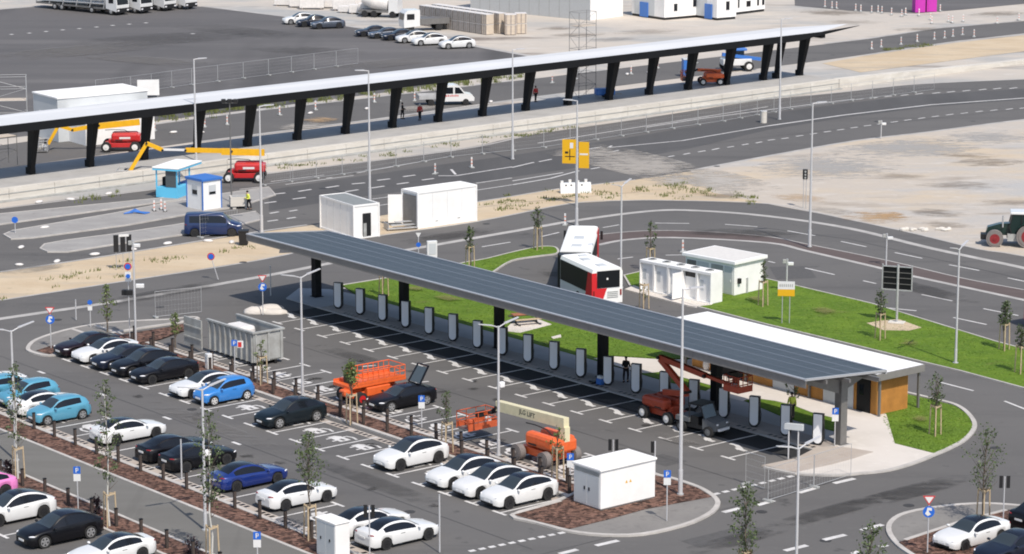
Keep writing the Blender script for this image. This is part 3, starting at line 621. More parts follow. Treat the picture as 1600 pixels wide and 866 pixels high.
# ---------------------------------------------------------------- charging posts
M_CHW = mat('charger_white', (.90,.90,.91), .45)
def charger():
    t = thing('charging_post', '', 'charger', (0,0,0))
    # black back shell with rounded lower end, white face plate a little proud of it
    def stadium(w, z0, z1, r, n=8):
        pts = [(-w, z1), (-w, z0+r)]
        for k in range(1, n): a = math.pi+math.pi*k/n; pts.append((w*math.cos(a), z0+r+r*math.sin(a)))
        return pts + [(w, z0+r), (w, z1)]
    MB().profile(stadium(.34,.0,2.0,.32), 'y', -.06, .24).build('shell', M_BLACK, t)
    fp = MB().profile([(x, z) for x, z in stadium(.275,.12,1.97,.275)], 'y', -.10, -.055); fp.build('face_plate', M_CHW, t)
    MB().box(-.18,.18,-.05,.2,0,.05).build('foot', M_BLACK, t)
    cb = MB().tube([(.34,.05,1.35),(.46,-.02,.9),(.44,-.06,.45),(.38,-.02,.75),(.35,.0,1.0)], .022); c = cb.build('cable', M_BLACK, t)
    MB().box(.30,.38,-.05,.05,.95,1.15).build('plug_holder', M_BLACK, c)
    return t
ch0 = charger()
for k in range(19):
    lab = 'slim white and black charging post, %s from the left under the solar canopy' % ORD[k]
    if k == 0: ch0.location = W(0,0,.08); ch0.rotation_euler.z = AU+R(28); tag(ch0, lab, 'charger', 'charging posts under the canopy')
    else: dup(ch0, W(2.817*k, 0, .08), AU+R(28), lab, 'charging posts under the canopy')

# ---------------------------------------------------------------- kiosk building behind the canopy
ks = local_uv('kiosk_building', 'low kiosk with white flat roof and orange brown larch cladding behind the solar canopy', 'building', 0, 0)
wl = MB(); wl.box(30.5,47.97,8.15,11.0,.05,2.55); wl.build('wall', M_WOOD, ks)
bd = MB()
for i in range(40): bd.box(47.97,47.985,8.2+i*.07,8.215+i*.07,.06,2.5)
for i in range(180): bd.box(30.6+i*.096,30.615+i*.096,8.135,8.15,.06,2.5)
bd.build('board_joints', mat('board_shadow_gap', (.22,.10,.03), .7), ks)
rf = MB().cbox(28.0,48.6,7.4,11.9,2.52,3.0,.02); rfo = rf.build('roof', M_FASC, ks)
MB().sheet([(28.06,7.46),(48.54,7.46),(48.54,11.84),(28.06,11.84)], 3.005).build('roof_membrane', mat('white_membrane', (.84,.835,.81), .6, var=.02, vscale=.4), rfo)
for u, v in ((48.3,8.0),(48.3,11.65),(42,8.0),(36,8.0),(30,8.0),(28.4,11.65)): MB().box(u-.07,u+.07,v-.07,v+.07,.05,2.53).build('post', M_STEEL, ks)
for u0, u1, m_ in ((46.2,47.4,M_DARKS),(43.2,45.9,M_GREYP),(38.5,40.5,M_GREYP),(33.5,35.6,M_DARKS)):
    d = MB().box(u0,u1,8.08,8.13,.1,2.35).build('door' if u1-u0 < 2.2 else 'glass_front', m_, ks)
    MB().box(u0+.25,u0+.6,8.06,8.078,1.2,1.9).build('pane', M_GLASS, d)
for u in (36.6,32.0,41.5): MB().box(u-.5,u+.5,8.09,8.13,1.0,2.1).build('window', M_GLASS, ks)
MB().box(30.3,30.5,8.4,11.0,.05,2.62).build('gable', M_WOOD, ks)

# ---------------------------------------------------------------- bus platform and its long canopy
AP = R(41.3); OP = at(48, 272, 1.1); OP.z = 0
DP = Vector((math.cos(AP), math.sin(AP), 0)); NP = Vector((-math.sin(AP), math.cos(AP), 0))
pf = thing('bus_platform', 'long raised concrete platform with a pale front wall below the black canopy', 'platform', OP, AP)
MB().box(-45,107,-5.35,4.7,-.05,1.1).build('platform_slab', M_PLATF, pf)
fw = MB()
for i in range(31): fw.box(-45+i*4.9+.02,-45+(i+1)*4.9-.02,-5.62,-5.36,-.05,1.12)
fw.build('front_wall', M_CONC, pf)
MB().box(-45,107,-6.10,-5.62,-.02,.10).build('wall_base', M_CONTG, pf); MB().box(-45,107,-5.66,-5.622,.62,.70).build('wall_joint', M_CONTG, pf)
MB().box(-45,107,-5.36,-4.9,1.1,1.13).build('edge_stone', M_CONC, pf)
rp = MB(); rp.profile([(107,-.02),(107,1.12),(113,1.05),(135,.55),(165,.3),(165,-.02)], 'y', -5.6, -4.6); rp.build('ramp_wall', M_CONC, pf)
sc = thing('station_canopy', 'very long white topped canopy with black beams and leaning black columns across the site', 'canopy', OP, AP)
M_ROOFW = mat('white_roof_sheet', (.60,.61,.62), .75, var=.04, vscale=.15)
rt = MB(); rt.add([(-45,-4.0,6.70),(105.5,-4.0,6.70),(112.2,-2.0,6.95),(104.5,1.9,6.70),(-45,1.9,6.70)], [(0,1,2,3,4)])
rt.build('roof_sheet', M_ROOFW, sc)
bmm = MB(); bmm.profile([(-45,5.90),(101.5,5.90),(112.2,6.90),(105.5,6.68),(-45,6.68)], 'y', -3.98, -3.78)
bmm.build('front_beam', M_DARKS, sc)
bm2 = MB(); bm2.profile([(-45,6.1),(101,6.1),(104.4,6.55),(-45,6.6)], 'y', 1.65, 1.85); bm2.build('rear_beam', M_DARKS, sc)
un = MB().add([(-45,-3.78,6.58),(105,-3.78,6.58),(104,1.65,6.58),(-45,1.65,6.58)], [(0,3,2,1)]); un.build('soffit', M_DARKS, sc)
def scol(x, parent, big=1.0):
    c = MB()
    c.add([(x-.22*big,-.30,1.1),(x+.22*big,-.30,1.1),(x+.22*big,.30,1.1),(x-.22*big,.30,1.1),(x-.32*big,-1.5,5.9),(x+.32*big,-1.5,5.9),(x+.32*big,-.3,5.9),(x-.32*big,-.3,5.9)],
          [(0,1,5,4),(1,2,6,5),(2,3,7,6),(3,0,4,7)])
    c.box(x-.36*big,x+.36*big,-3.7,1.6,5.88,6.56)
    c.box(x-.3,x+.3,-.4,.4,1.1,1.75); c.build('column', M_DARKS, parent)
for k in range(-3, 18): scol(6.22*k + (.35 if k > 0 else 0), sc, 1.35 if k == 12 else 1.0)
scol(104.6-2.5, sc, .5)

# ---------------------------------------------------------------- containers, huts and cabinets
def oriented(name, label, cat, p, q, group=None, z=0.0):
    """thing whose local X runs from ground point p to q"""
    d = (q-p); return thing(name, label, cat, (p.x, p.y, z), math.atan2(d.y, d.x), group), d.length
# transformer box near the car park exit
t = local_uv('transformer_cabinet', 'large white transformer cabinet with overhanging roof on the bark mulch island', 'cabinet', 50.75, -19.85, .09)
bw, bl, bh = 2.35, 4.15, 2.3
MB().box(.03,bw-.03,.03,bl-.03,0,.12).build('plinth', M_STEEL, t)
MB().cbox(0,bw,0,bl,.10,bh,.02).build('housing', M_WHITE, t)
MB().cbox(-.09,bw+.09,-.09,bl+.09,bh,bh+.16,.05).build('roof', M_WHITE, t)
for x0, x1 in ((.12,1.14),(1.2,2.22)):
    d = MB().box(x0,x1,-.025,-.002,.2,1.92).build('door', M_GREYP, t)
    MB().box(x0+(.8 if x0 < 1 else .12),x0+(.9 if x0 < 1 else .22),-.05,-.027,1.0,1.2).build('handle', M_DARKS, d)
lv = MB()
for i in range(5): lv.box(.12,2.22,-.03,-.002,1.97+i*.055,2.005+i*.055)
lv.build('louvre', M_CONTG, t)
for y in (1.95,2.25): MB().add([(bw+.006,y-.1,1.32),(bw+.006,y+.1,1.32),(bw+.006,y,1.5)], [(0,1,2)]).build('warning_label', M_YSIGN, t)
# utility cabinet at the bottom edge
t = local_uv('utility_cabinet', 'pale grey utility cabinet standing in the mulch in front of two white cars', 'cabinet', 49.4, -36.95, .07)
MB().cbox(0,1.75,0,.95,0,2.0,.02).build('housing', M_WHITE, t)
MB().cbox(-.05,1.8,-.05,1.0,2.0,2.09,.03).build('roof', M_WHITE, t)
for x0 in (.08,.9):
    d = MB().box(x0,x0+.77,-.02,-.002,.12,1.9).build('door', M_GREYP, t); MB().box(x0+.3,x0+.4,-.04,-.021,.95,1.1).build('lock', M_DARKS, d)

# transformer house on the right lawn
p = at(1147,462,.09); q = at(1195,451,.09); r_ = at(1078,440,.09)
dx = (q-p).normalized(); dy = Vector((-dx.y, dx.x, 0)); Lx = 3.5; Ly = 5.0
t = thing('substation_house', 'white flat roofed substation house with grey doors on the right lawn', 'building', (p.x,p.y,.085), math.atan2(dx.y,dx.x))
MB().cbox(0,Lx,0,Ly,0,2.45,.03).build('wall', M_WHITE, t)
ro = MB().cbox(-.22,Lx+.22,-.22,Ly+.22,2.45,2.72,.03).build('roof', M_WHITE, t)
MB().sheet([(0,0),(Lx,0),(Lx,Ly),(0,Ly)], 2.726).build('roof_covering', mat('roof_gravel', (.62,.60,.57), .9, var=.06), ro)
for y0, y1, m_ in ((1.15,2.35,M_CONTG),(3.9,4.85,M_STEEL),(0.2,1.0,M_GREYP),(2.6,3.8,M_GREYP)):
    d = MB().box(-.03,-.003,y0,y1,.05,2.2).build('door', m_, t); MB().box(-.05,-.031,y0+.12,y0+.2,1.0,1.2).build('handle', M_WHITE, d)
MB().box(.35,.6,-.22,-.003,.9,1.3).build('meter_box', M_BLACK, t); MB().box(1.4,1.55,-.1,-.003,0,1.2).build('downpipe', M_GALV, t)
# five white charger power cabinets with roof fans
p = at(999,453,.1); q = at(1113,476,.1); dx = (q-p).normalized(); Lc = (q-p).length/5.1
for k in range(5):
    c = p + dx*Lc*k
    t = thing('power_cabinet', ['leftmost white power cabinet of the five on the pale pad','second white power cabinet of five, between its closed neighbours','middle white power cabinet of the row of five','white power cabinet with its door swung open, fourth of five','rightmost white power cabinet with an open bay nearest the road'][k], 'cabinet', (c.x,c.y,.105), math.atan2(dx.y,dx.x), 'white power cabinets in a row')
    a, d_ = Lc-.04, 1.35
    m_ = MB(); m_.box(0,a,.28,d_,0,2.4); m_.box(0,.07,0,.28,0,2.4); m_.box(a-.07,a,0,.28,0,2.4); m_.box(.07,a-.07,0,.28,2.2,2.4); m_.box(.07,a-.07,0,.28,0,.1)
    m_.build('housing', M_WHITE, t)
    if k == 3:
        MB().box(.0,.05,-1.15,-.01,.1,2.1).build('door', M_WHITE, t); MB().box(.1,a-.1,.26,.278,1.75,2.15).build('opening', M_BLACK, t)
    else:
        dd_ = MB().box(.09,a-.09,.2,.24,.12,2.18).build('door', M_WHITE, t); MB().box(.2,.55,.185,.199,.9,1.7).build('panel', M_GREYP, dd_)
    f_ = MB().cyl((a/2,.7,2.4),(a/2,.7,2.47),.34,n=16).build('roof_fan', M_CONTG, t); MB().cyl((a/2,.7,2.47),(a/2,.7,2.475),.2,n=12).build('hub', M_DARKS, f_)

# two white site containers by the road
def container(name, label, p, q, depth, h, m=None, ribs=True, door=None, roofm=None, z=0):
    t, L = oriented(name, label, 'container', p, q, None, z); m = m or M_WHITE
    b = MB(); b.box(0,L,0,depth,.1,h); b.build('body', m, t)
    fr = MB()
    for x in (0, L):
        for y in (0, depth): fr.box(x-.07,x+.07,y-.07,y+.07,0,h+.03)
    for z0, z1 in ((.02,.18),(h-.12,h+.04)):
        fr.box(-.04,L+.04,-.05,.03,z0,z1); fr.box(-.04,L+.04,depth-.03,depth+.05,z0,z1); fr.box(-.05,.03,0,depth,z0,z1); fr.box(L-.03,L+.05,0,depth,z0,z1)
    fr.build('frame', m, t)
    if ribs:
        rb = MB()
        for i in range(1, int(L/1.2)+1): rb.box(i*1.2-.015,i*1.2+.015,-.016,-.001,.15,h-.1)
        rb.build('panel_joints', M_GREYP, t)
    if roofm: MB().sheet([(.1,.1),(L-.1,.1),(L-.1,depth-.1),(.1,depth-.1)], h+.01).build('roof', roofm, t)
    return t, L
p = at(486,352); q = at(553,374); d0 = (q-p).normalized()
t, L = container('site_container', 'white site cabin with a flat grey roof and a dark open doorway', at(553,374)-d0*5.9, at(553,374), 2.45, 2.9, roofm=mat('grey_bitumen', (.22,.235,.235), .8, var=.1))
MB().box(L+.05,L+.07,.85,1.65,.15,2.15).build('doorway', M_BLACK, t); MB().box(L+.072,L+.09,.9,1.2,.15,1.3).build('furniture', M_CONTG, t)
p = at(653,358); q = at(744,345)
t, L = container('storage_container', 'plain white storage container with one end door swung open beside metal steps', p, q, 2.3, 3.2, ribs=False)
MB().box(-.06,-.045,.2,2.1,.2,2.9).build('opening', M_STEEL, t)
d = MB(); d.beam((-.05,2.25,1.5),(-1.1,2.9,1.5),.06,2.5); d.build('door', M_WHITE, t)
for x in (1.9,4.3): MB().box(x,x+.3,-.02,-.002,.45,.53).build('fork_pocket', M_CONTG, t)
for x in (1.6,3.2,4.8): MB().box(x-.012,x+.012,-.012,-.002,.2,3.0).build('panel_joint', M_GREYP, t)
sv_ = MB(); sv_.box(-.01,L+.01,.02,2.28,3.21,3.225); sv_.build('roof', M_WHITE, t)
t = thing('metal_steps', 'low galvanised metal steps in front of the open white storage container', 'steps', at(630,358), R(20))
for i in range(3): MB().box(-1.6+i*.5,1.2-i*.1,-.6+i*.45,-.15+i*.45,.15+i*.2,.2+i*.2).build('step', M_GALV, t)
MB().box(-1.5,-1.44,-.5,.9,0,.6).build('stringer', M_GALV, t); MB().box(1.1,1.16,-.5,.9,0,.6).build('stringer', M_GALV, t)
# small hut and booth on the middle island
p = at(317,329,.1); q = at(349,324,.1)
t, L = oriented('site_hut', 'small white hut with blue roof edge and blue corner posts beside the booth', 'hut', p, q, None, .1)
MB().box(0,2.1,0,2.3,0,2.6).build('wall', M_WHITE, t)
rr = MB().cbox(-.12,2.22,-.12,2.42,2.6,2.85,.03).build('roof', M_HBLUE, t)
for x, y in ((0,0),(2.1,0),(0,2.3),(2.1,2.3)): MB().box(x-.05,x+.05,y-.05,y+.05,0,2.6).build('corner_post', M_HBLUE, t)
wn = MB().box(.7,1.5,-.03,-.003,1.35,2.2).build('window', M_GREYP, t); MB().box(.75,1.45,-.04,-.031,1.37,1.6).build('pane', M_GLASS, wn)
wn = MB().box(-.03,-.003,.7,1.5,1.3,2.2).build('window', M_GREYP, t); MB().box(-.04,-.031,.75,1.45,1.35,1.75).build('pane', M_GLASS, wn)
p = at(244,308,.1); q = at(276,311,.1)
t = thing('ticket_booth', 'light blue booth with big open windows and white roof on the island', 'booth', (p.x,p.y,.1), AP-R(62))
MB().box(0,2.2,0,2.6,.0,.95).build('base_panel', M_CYAN, t)
for x, y in ((0,0),(2.1,0),(0,2.5),(2.1,2.5),(1.05,2.5)): MB().box(x,x+.11,y,y+.11,.95,2.55).build('post', M_CYAN, t)
MB().box(.25,1.0,.8,1.6,.95,1.75).build('counter', M_DARKS, t)
MB().box(1.0,2.08,.03,.06,1.0,2.5).build('front_pane', M_GLASSB, t)
rr = MB().cbox(-.25,2.45,-.25,4.6,2.72,2.85,.03).build('roof', M_WHITE, t)
MB().box(-.22,2.42,-.22,4.57,2.55,2.715).build('roof_edge', M_CYAN, rr)
MB().box(.9,2.1,2.75,4.2,0,1.0).build('rear_panel', M_HBLUE, t)
# white building behind the platform, billboard and scaffold on the left
p = at(54,212); q = at(104,226)
t = thing('white_hall', 'white flat hall behind the left end of the long canopy', 'building', (p.x,p.y,0), math.atan2((q-p).y,(q-p).x))
z1 = 4.5
MB().box(0,5.6,0,10.5,0,z1).build('wall', M_GREYP, t); MB().cbox(-.1,5.7,-.1,10.6,z1,z1+.18,.03).build('roof', M_WHITE, t)
MB().box(5.6,9.4,1.2,9.2,0,3.5).build('annexe', M_WHITE, t); wn = MB().box(1.4,4.4,-.04,-.004,1.6,2.9).build('window', M_WHITE, t); MB().box(1.8,4.0,-.06,-.041,1.9,2.6).build('pane', M_GREYP, wn)
p = at(215,152); t = thing('billboard', 'blank white billboard fixed to the fence on the dark yard', 'sign', p, R(8))
MB().box(0,2.5,-.04,.04,.2,2.0).build('panel', M_WHITE, t)
for x in (.2,2.3): MB().box(x-.04,x+.04,.04,.12,0,2.0).build('post', M_GALV, t)

# scaffold towers
def scaffold(name, label, loc, rz, wd, dp, h, lifts, m=M_GALV, deck=None):
    t = thing(name, label, 'scaffold', loc, rz)
    for x in (0, wd):
        for y in (0, dp): MB().cyl((x,y,0),(x,y,h),.034,n=6).build('standard', m, t)
    br = MB()
    for i in range(1, lifts+1):
        z = h*i/lifts
        MB().cyl((0,0,z),(wd,0,z),.022,n=5).cyl((0,dp,z),(wd,dp,z),.022,n=5).cyl((0,0,z),(0,dp,z),.022,n=5).cyl((wd,0,z),(wd,dp,z),.022,n=5).build('ledger', m, t)
        MB().cyl((0 if i%2 else wd,0,z-h/lifts),(wd if i%2 else 0,0,z),.02,n=5).build('brace', m, t)
        MB().cyl((0,0 if i%2 else dp,z-h/lifts),(0,dp if i%2 else 0,z),.02,n=5).build('brace', m, t)
    for z in (deck or []): MB().box(.02,wd-.02,.05,dp-.05,z,z+.06).build('deck', M_CRATEL, t)
    return t
p = at(-25,196); scaffold('scaffold_tower', 'galvanised scaffold tower behind the left end of the canopy', (p.x,p.y,0), R(8), 4.6, 1.8, 5.2, 4, deck=[2.6])
p = at(0,262,1.1); scaffold('scaffold_tower', 'dark scaffold standing on the platform at the left edge', (p.x-1,p.y-.5,1.1), AP, 3.2, 1.6, 4.2, 3, M_STEEL, [2.8])
p = OP + DP*73.2 + NP*3.0; scaffold('scaffold_tower', 'tall thin scaffold tower rising above the middle of the long canopy', (p.x,p.y,1.1), AP, 2.6, 1.6, 9.6, 7, mat('scaffold_dark', (.2,.195,.19), .5), [3.5,8.0])

# ---------------------------------------------------------------- far right compound
def offices(name, label, p, q, dep, h, wins, blue=None, m=M_WHITE):
    t, L = oriented(name, label, 'building', at(*p), at(*q), None, -.02)
    MB().box(0,L,0,dep,.35,h).build('wall', m, t); MB().box(-.06,L+.06,-.06,dep+.06,h,h+.15).build('roof', M_WHITE, t); MB().box(.1,L-.1,.05,dep-.1,0,.35).build('underside', M_BLACK, t)
    for f, z0, z1, wd in wins:
        o = MB().box(L*f-wd/2,L*f+wd/2,-.04,-.004,z0,z1).build('window', M_WHITE, t); MB().box(L*f-wd/2+.08,L*f+wd/2-.08,-.06,-.041,z0+.08,z1-.08).build('pane', M_GLASS, o)
    return t, L
t, L = offices('office_block', 'white office cabin with two dark windows, left of the far compound', (1038,31.5), (1090,27), 7.5, 5.6, [(.33,1.1,2.3,.8),(.9,1.5,2.7,.75)])
MB().box(-.05,-.004,2.2,6.8,.35,5.5).build('side_wall', M_GREYP, t); sd = MB().box(-.2,-.055,3.6,5.4,.1,2.2).build('side_door', M_HBLUE, t)
t, L = offices('office_block', 'white office cabin with one dark window in the middle of the far compound', (1120,32), (1150,29.5), 7.5, 5.6, [(.55,1.3,2.7,.8)])
MB().box(-.05,-.004,2.2,6.8,.35,5.5).build('side_wall', M_GREYP, t); MB().box(-.2,-.055,1.0,2.6,.1,2.2).build('side_door', M_HBLUE, t)
t, L = offices('office_block', 'low white office wing with pale windows at the far right', (1150,23), (1195,17.5), 5, 4.6, [(.08,.9,2.4,.5),(.42,.9,1.9,1.1),(.75,.9,2.4,.6),(.93,.9,1.9,.7)])
t, L = oriented('grey_hall', 'grey cladded hall with a row of dark windows at the top of the view', 'building', at(735,14), at(922,32), None, -.02)
wd_ = (at(972,25)-at(922,32)).length; MB().box(L+.003,L+.06,0,wd_,0,6.5).build('end_wall', M_WHITE, t); MB().box(0,L,0,wd_,0,6.5).build('wall', mat('grey_cladding', (.48,.49,.49), .5, var=.05), t); MB().box(-.1,L+.1,-.1,wd_+.1,6.5,6.7).build('roof', M_WHITE, t)
for i in range(9): MB().box(L*(.2+.05*i)-.35,L*(.2+.05*i)+.35,-.04,-.004,2.6,4.6).build('window', M_GLASS, t)
jt = MB()
for i in range(1, int(L/1.9)): jt.box(i*1.9-.03,i*1.9+.03,-.02,-.003,0,6.4)
jt.build('panel_joints', M_CONTG, t)
for k, (x, y) in enumerate(((1430,20),(1448,19))):
    t = thing('toilet_cabin', ['left magenta portable toilet cabin beyond the road','right magenta portable toilet cabin beyond the road'][k], 'toilet', at(x,y), R(12), 'magenta cabins')
    MB().cbox(0,1.55,0,1.4,0,2.2,.04).build('cabin', M_MAG, t); MB().cbox(-.05,1.6,-.05,1.45,2.2,2.35,.06).build('roof', mat('magenta_dark', (.36,.02,.27), .5), t); MB().box(.25,1.3,-.03,-.003,.1,2.0).build('door', M_MAG, t)
# crates
def crate(m, lid):
    t = thing('crate', '', 'crate', (0,0,0)); MB().box(0,1.1,0,1.3,.05,1.34).build('box', m, t)
    MB().box(-.02,1.12,-.02,1.32,1.34,1.40).build('lid', lid, t); b = MB()
    for x in (.05,.5,.95): b.box(x,x+.1,-.02,-.003,.05,1.34)
    b.build('batten', M_CRATE if m is not M_CRATE else M_CONTG, t)
    return t
cr = [crate(M_CRATE, M_WRAP), crate(M_CRATEL, M_WRAP)]; used = [False, False]
pa = at(655,39); pb = at(769,56); dc = (pb-pa).normalized(); nc = Vector((-dc.y, dc.x, 0)); az = math.atan2(dc.y, dc.x); n_ = int((pb-pa).length/1.28)
for k in range(n_):
    for row in (0, 1):
        for lev in (0, 1):
            if row == 1 and lev == 0 and k < n_-2: continue
            i = 1 if (k == n_-1 or row == 1) else 0
            pos = pa + dc*(1.28*k) + nc*(row*2.2) ; pos = Vector((pos.x, pos.y, 1.4*lev-.02))
            lab = '%s crate from the left, %s, %s row of the crate wall' % (ORD[k], 'upper' if lev else 'lower', 'front' if row == 0 else 'rear')
            lab = ('grey brown ' if i == 0 else 'pale ') + lab
            if not used[i]: cr[i].location = pos; cr[i].rotation_euler.z = az; tag(cr[i], lab, group='crates stacked by the far hall'); used[i] = True
            else: dup(cr[i], pos, az, lab, 'crates stacked by the far hall')
for k, (x, y) in enumerate(((790,55),(806,53))):
    for lev in (0,1): dup(cr[1], (at(x,y).x, at(x,y).y, 1.4*lev), az+R(60), '%s crate of the separate %s white stack right of the crate wall' % ('upper' if lev else 'lower', 'near' if k == 0 else 'far'), 'crates stacked by the far hall', scale=(1.35,1,1))
# wrapped bundles of building material near the top edge
bl = thing('material_bundle', '', 'bundle', (0,0,0)); MB().cbox(0,3.6,0,1.2,.12,1.0,.06).build('wrapped_load', M_WRAP, bl); MB().box(.3,.5,0,1.2,0,.12).build('bearer', M_CRATE, bl); MB().box(3.1,3.3,0,1.2,0,.12).build('bearer', M_CRATE, bl)
spots = [(428,9,0),(452,12,1),(468,15,2),(497,10,3),(500,13,4),(520,17,5),(528,20,6),(545,22,7),(560,24,8),(512,6,9),(540,9,10)]
words = ['long pale bundle at the far left of the material yard','pale bundle beside the crate with a blue edge','beige block of boards near the white parked cars','white wrapped bundle in the middle of the material yard','second white bundle lying close below another one','flat white stack near the concrete drum','white bundle just left of the square white block','square white block at the right of the material yard','white block standing next to the pale mixer drum','white bundle at the top edge of the picture','pale bundle at the top edge above the parked grey car']
for (x, y, i) in spots:
    if i == 0: bl.location = at(x,y); bl.rotation_euler.z = R(-15); tag(bl, words[0], group='wrapped bundles')
    else: dup(bl, at(x,y), R(-15+7*(i%3)), words[i], 'wrapped bundles', scale=(.8+.1*(i%4), 1, 1+.35*(i%3)))
# ================================================================== VEHICLES
def pchip(xs, ys, x):
    xs = np.array(xs, float); ys = np.array(ys, float)
    if xs[0] > xs[-1]: xs, ys = xs[::-1], ys[::-1]
    h = np.diff(xs); d = np.diff(ys)/h; m = np.zeros_like(ys)
    for i in range(1, len(xs)-1):
        if d[i-1]*d[i] > 0:
            w1 = 2*h[i]+h[i-1]; w2 = h[i]+2*h[i-1]; m[i] = (w1+w2)/(w1/d[i-1]+w2/d[i])
    m[0] = d[0]; m[-1] = d[-1]
    i = int(np.clip(np.searchsorted(xs, x)-1, 0, len(xs)-2)); t = (x-xs[i])/h[i]; t = min(max(t, 0), 1)
    return (2*t**3-3*t*t+1)*ys[i]+(t**3-2*t*t+t)*h[i]*m[i]+(-2*t**3+3*t*t)*ys[i+1]+(t**3-t*t)*h[i]*m[i+1]

SHAPES = {
 'crossover': dict(
   top=[(2.38,.60),(2.30,.74),(2.05,.88),(1.5,.99),(1.05,1.06),(.25,1.50),(-.15,1.61),(-.5,1.62),(-1.1,1.54),(-1.7,1.33),(-2.12,1.12),(-2.30,1.03),(-2.38,.78)],
   belt=[(2.38,.56),(2.30,.68),(2.0,.81),(1.2,.94),(0,.99),(-1.4,1.05),(-2.1,1.08),(-2.30,.99),(-2.38,.74)],
   wb=[(2.38,.50),(2.28,.70),(2.0,.83),(1.3,.90),(0,.91),(-1.4,.91),(-2.0,.85),(-2.28,.72),(-2.38,.62)],
   wm=[(2.38,.56),(2.28,.76),(2.0,.90),(1.4,.955),(0,.945),(-1.4,.96),(-2.0,.92),(-2.28,.80),(-2.38,.70)],
   wr=[(2.38,.40),(2.0,.70),(1.3,.80),(1.05,.78),(.25,.62),(-.3,.60),(-1.2,.58),(-1.8,.58),(-2.1,.62),(-2.38,.55)],
   xw=(1.45,-1.42), ws=(1.06,.22), rg=(.22,-1.05), rw=(-1.05,-2.10), sg=(.85,-1.75), wheel=.37, glassroof=True),
 'sedan': dict(
   top=[(2.40,.56),(2.32,.68),(2.05,.80),(1.5,.90),(1.0,.96),(.2,1.34),(-.2,1.42),(-.6,1.43),(-1.1,1.36),(-1.6,1.17),(-1.95,1.06),(-2.28,1.03),(-2.40,.78)],
   belt=[(2.40,.52),(2.32,.62),(2.0,.74),(1.2,.86),(0,.90),(-1.3,.95),(-1.9,.99),(-2.28,.98),(-2.40,.74)],
   wb=[(2.40,.50),(2.3,.70),(2.0,.83),(1.3,.89),(0,.90),(-1.4,.90),(-2.0,.82),(-2.28,.72),(-2.40,.62)],
   wm=[(2.40,.56),(2.3,.76),(2.0,.89),(1.4,.945),(0,.93),(-1.4,.95),(-2.0,.91),(-2.28,.80),(-2.40,.70)],
   wr=[(2.40,.42),(2.0,.68),(1.3,.78),(1.0,.76),(.2,.60),(-.4,.57),(-1.1,.56),(-1.7,.64),(-2.0,.68),(-2.40,.55)],
   xw=(1.48,-1.40), ws=(1.0,.18), rg=(.18,-.85), rw=(-.85,-1.78), sg=(.8,-1.45), wheel=.34, glassroof=True),
 'hatchback': dict(
   top=[(2.02,.62),(1.94,.78),(1.65,.93),(1.3,1.0),(.95,1.07),(.25,1.46),(-.2,1.56),(-.8,1.56),(-1.45,1.47),(-1.68,1.36),(-1.95,1.04),(-2.02,.80)],
   belt=[(2.02,.58),(1.94,.72),(1.6,.86),(1.0,.95),(0,1.0),(-1.2,1.07),(-1.6,1.10),(-1.92,.98),(-2.02,.76)],
   wb=[(2.02,.48),(1.92,.66),(1.6,.78),(1.1,.84),(0,.85),(-1.3,.83),(-1.8,.74),(-2.02,.60)],
   wm=[(2.02,.54),(1.92,.72),(1.6,.84),(1.2,.885),(0,.875),(-1.2,.89),(-1.7,.84),(-2.02,.68)],
   wr=[(2.02,.40),(1.6,.62),(1.1,.74),(.95,.74),(.25,.60),(-.4,.59),(-1.2,.57),(-1.6,.56),(-2.02,.5)],
   xw=(1.28,-1.28), ws=(.95,.22), rg=(9,9), rw=(-1.47,-1.9), sg=(.75,-1.25), wheel=.32, glassroof=False),
 'van': dict(
   top=[(2.45,.70),(2.40,.92),(2.1,1.08),(1.75,1.20),(1.55,1.30),(.85,1.88),(.5,1.95),(-.8,1.97),(-2.2,1.94),(-2.38,1.84),(-2.45,1.1)],
   belt=[(2.45,.66),(2.40,.86),(2.0,1.0),(1.5,1.10),(0,1.14),(-2.3,1.15),(-2.45,.9)],
   wb=[(2.45,.55),(2.38,.75),(2.0,.88),(1.4,.94),(0,.95),(-2.2,.94),(-2.45,.86)],
   wm=[(2.45,.60),(2.38,.80),(2.0,.92),(1.4,.97),(0,.98),(-2.2,.97),(-2.45,.90)],
   wr=[(2.45,.45),(1.9,.72),(1.5,.80),(.85,.76),(0,.77),(-2.2,.76),(-2.45,.74)],
   xw=(1.6,-1.55), ws=(1.55,.88), rg=(9,9), rw=(-2.34,-2.44), sg=(1.15,-2.0), wheel=.36, glassroof=False),
}
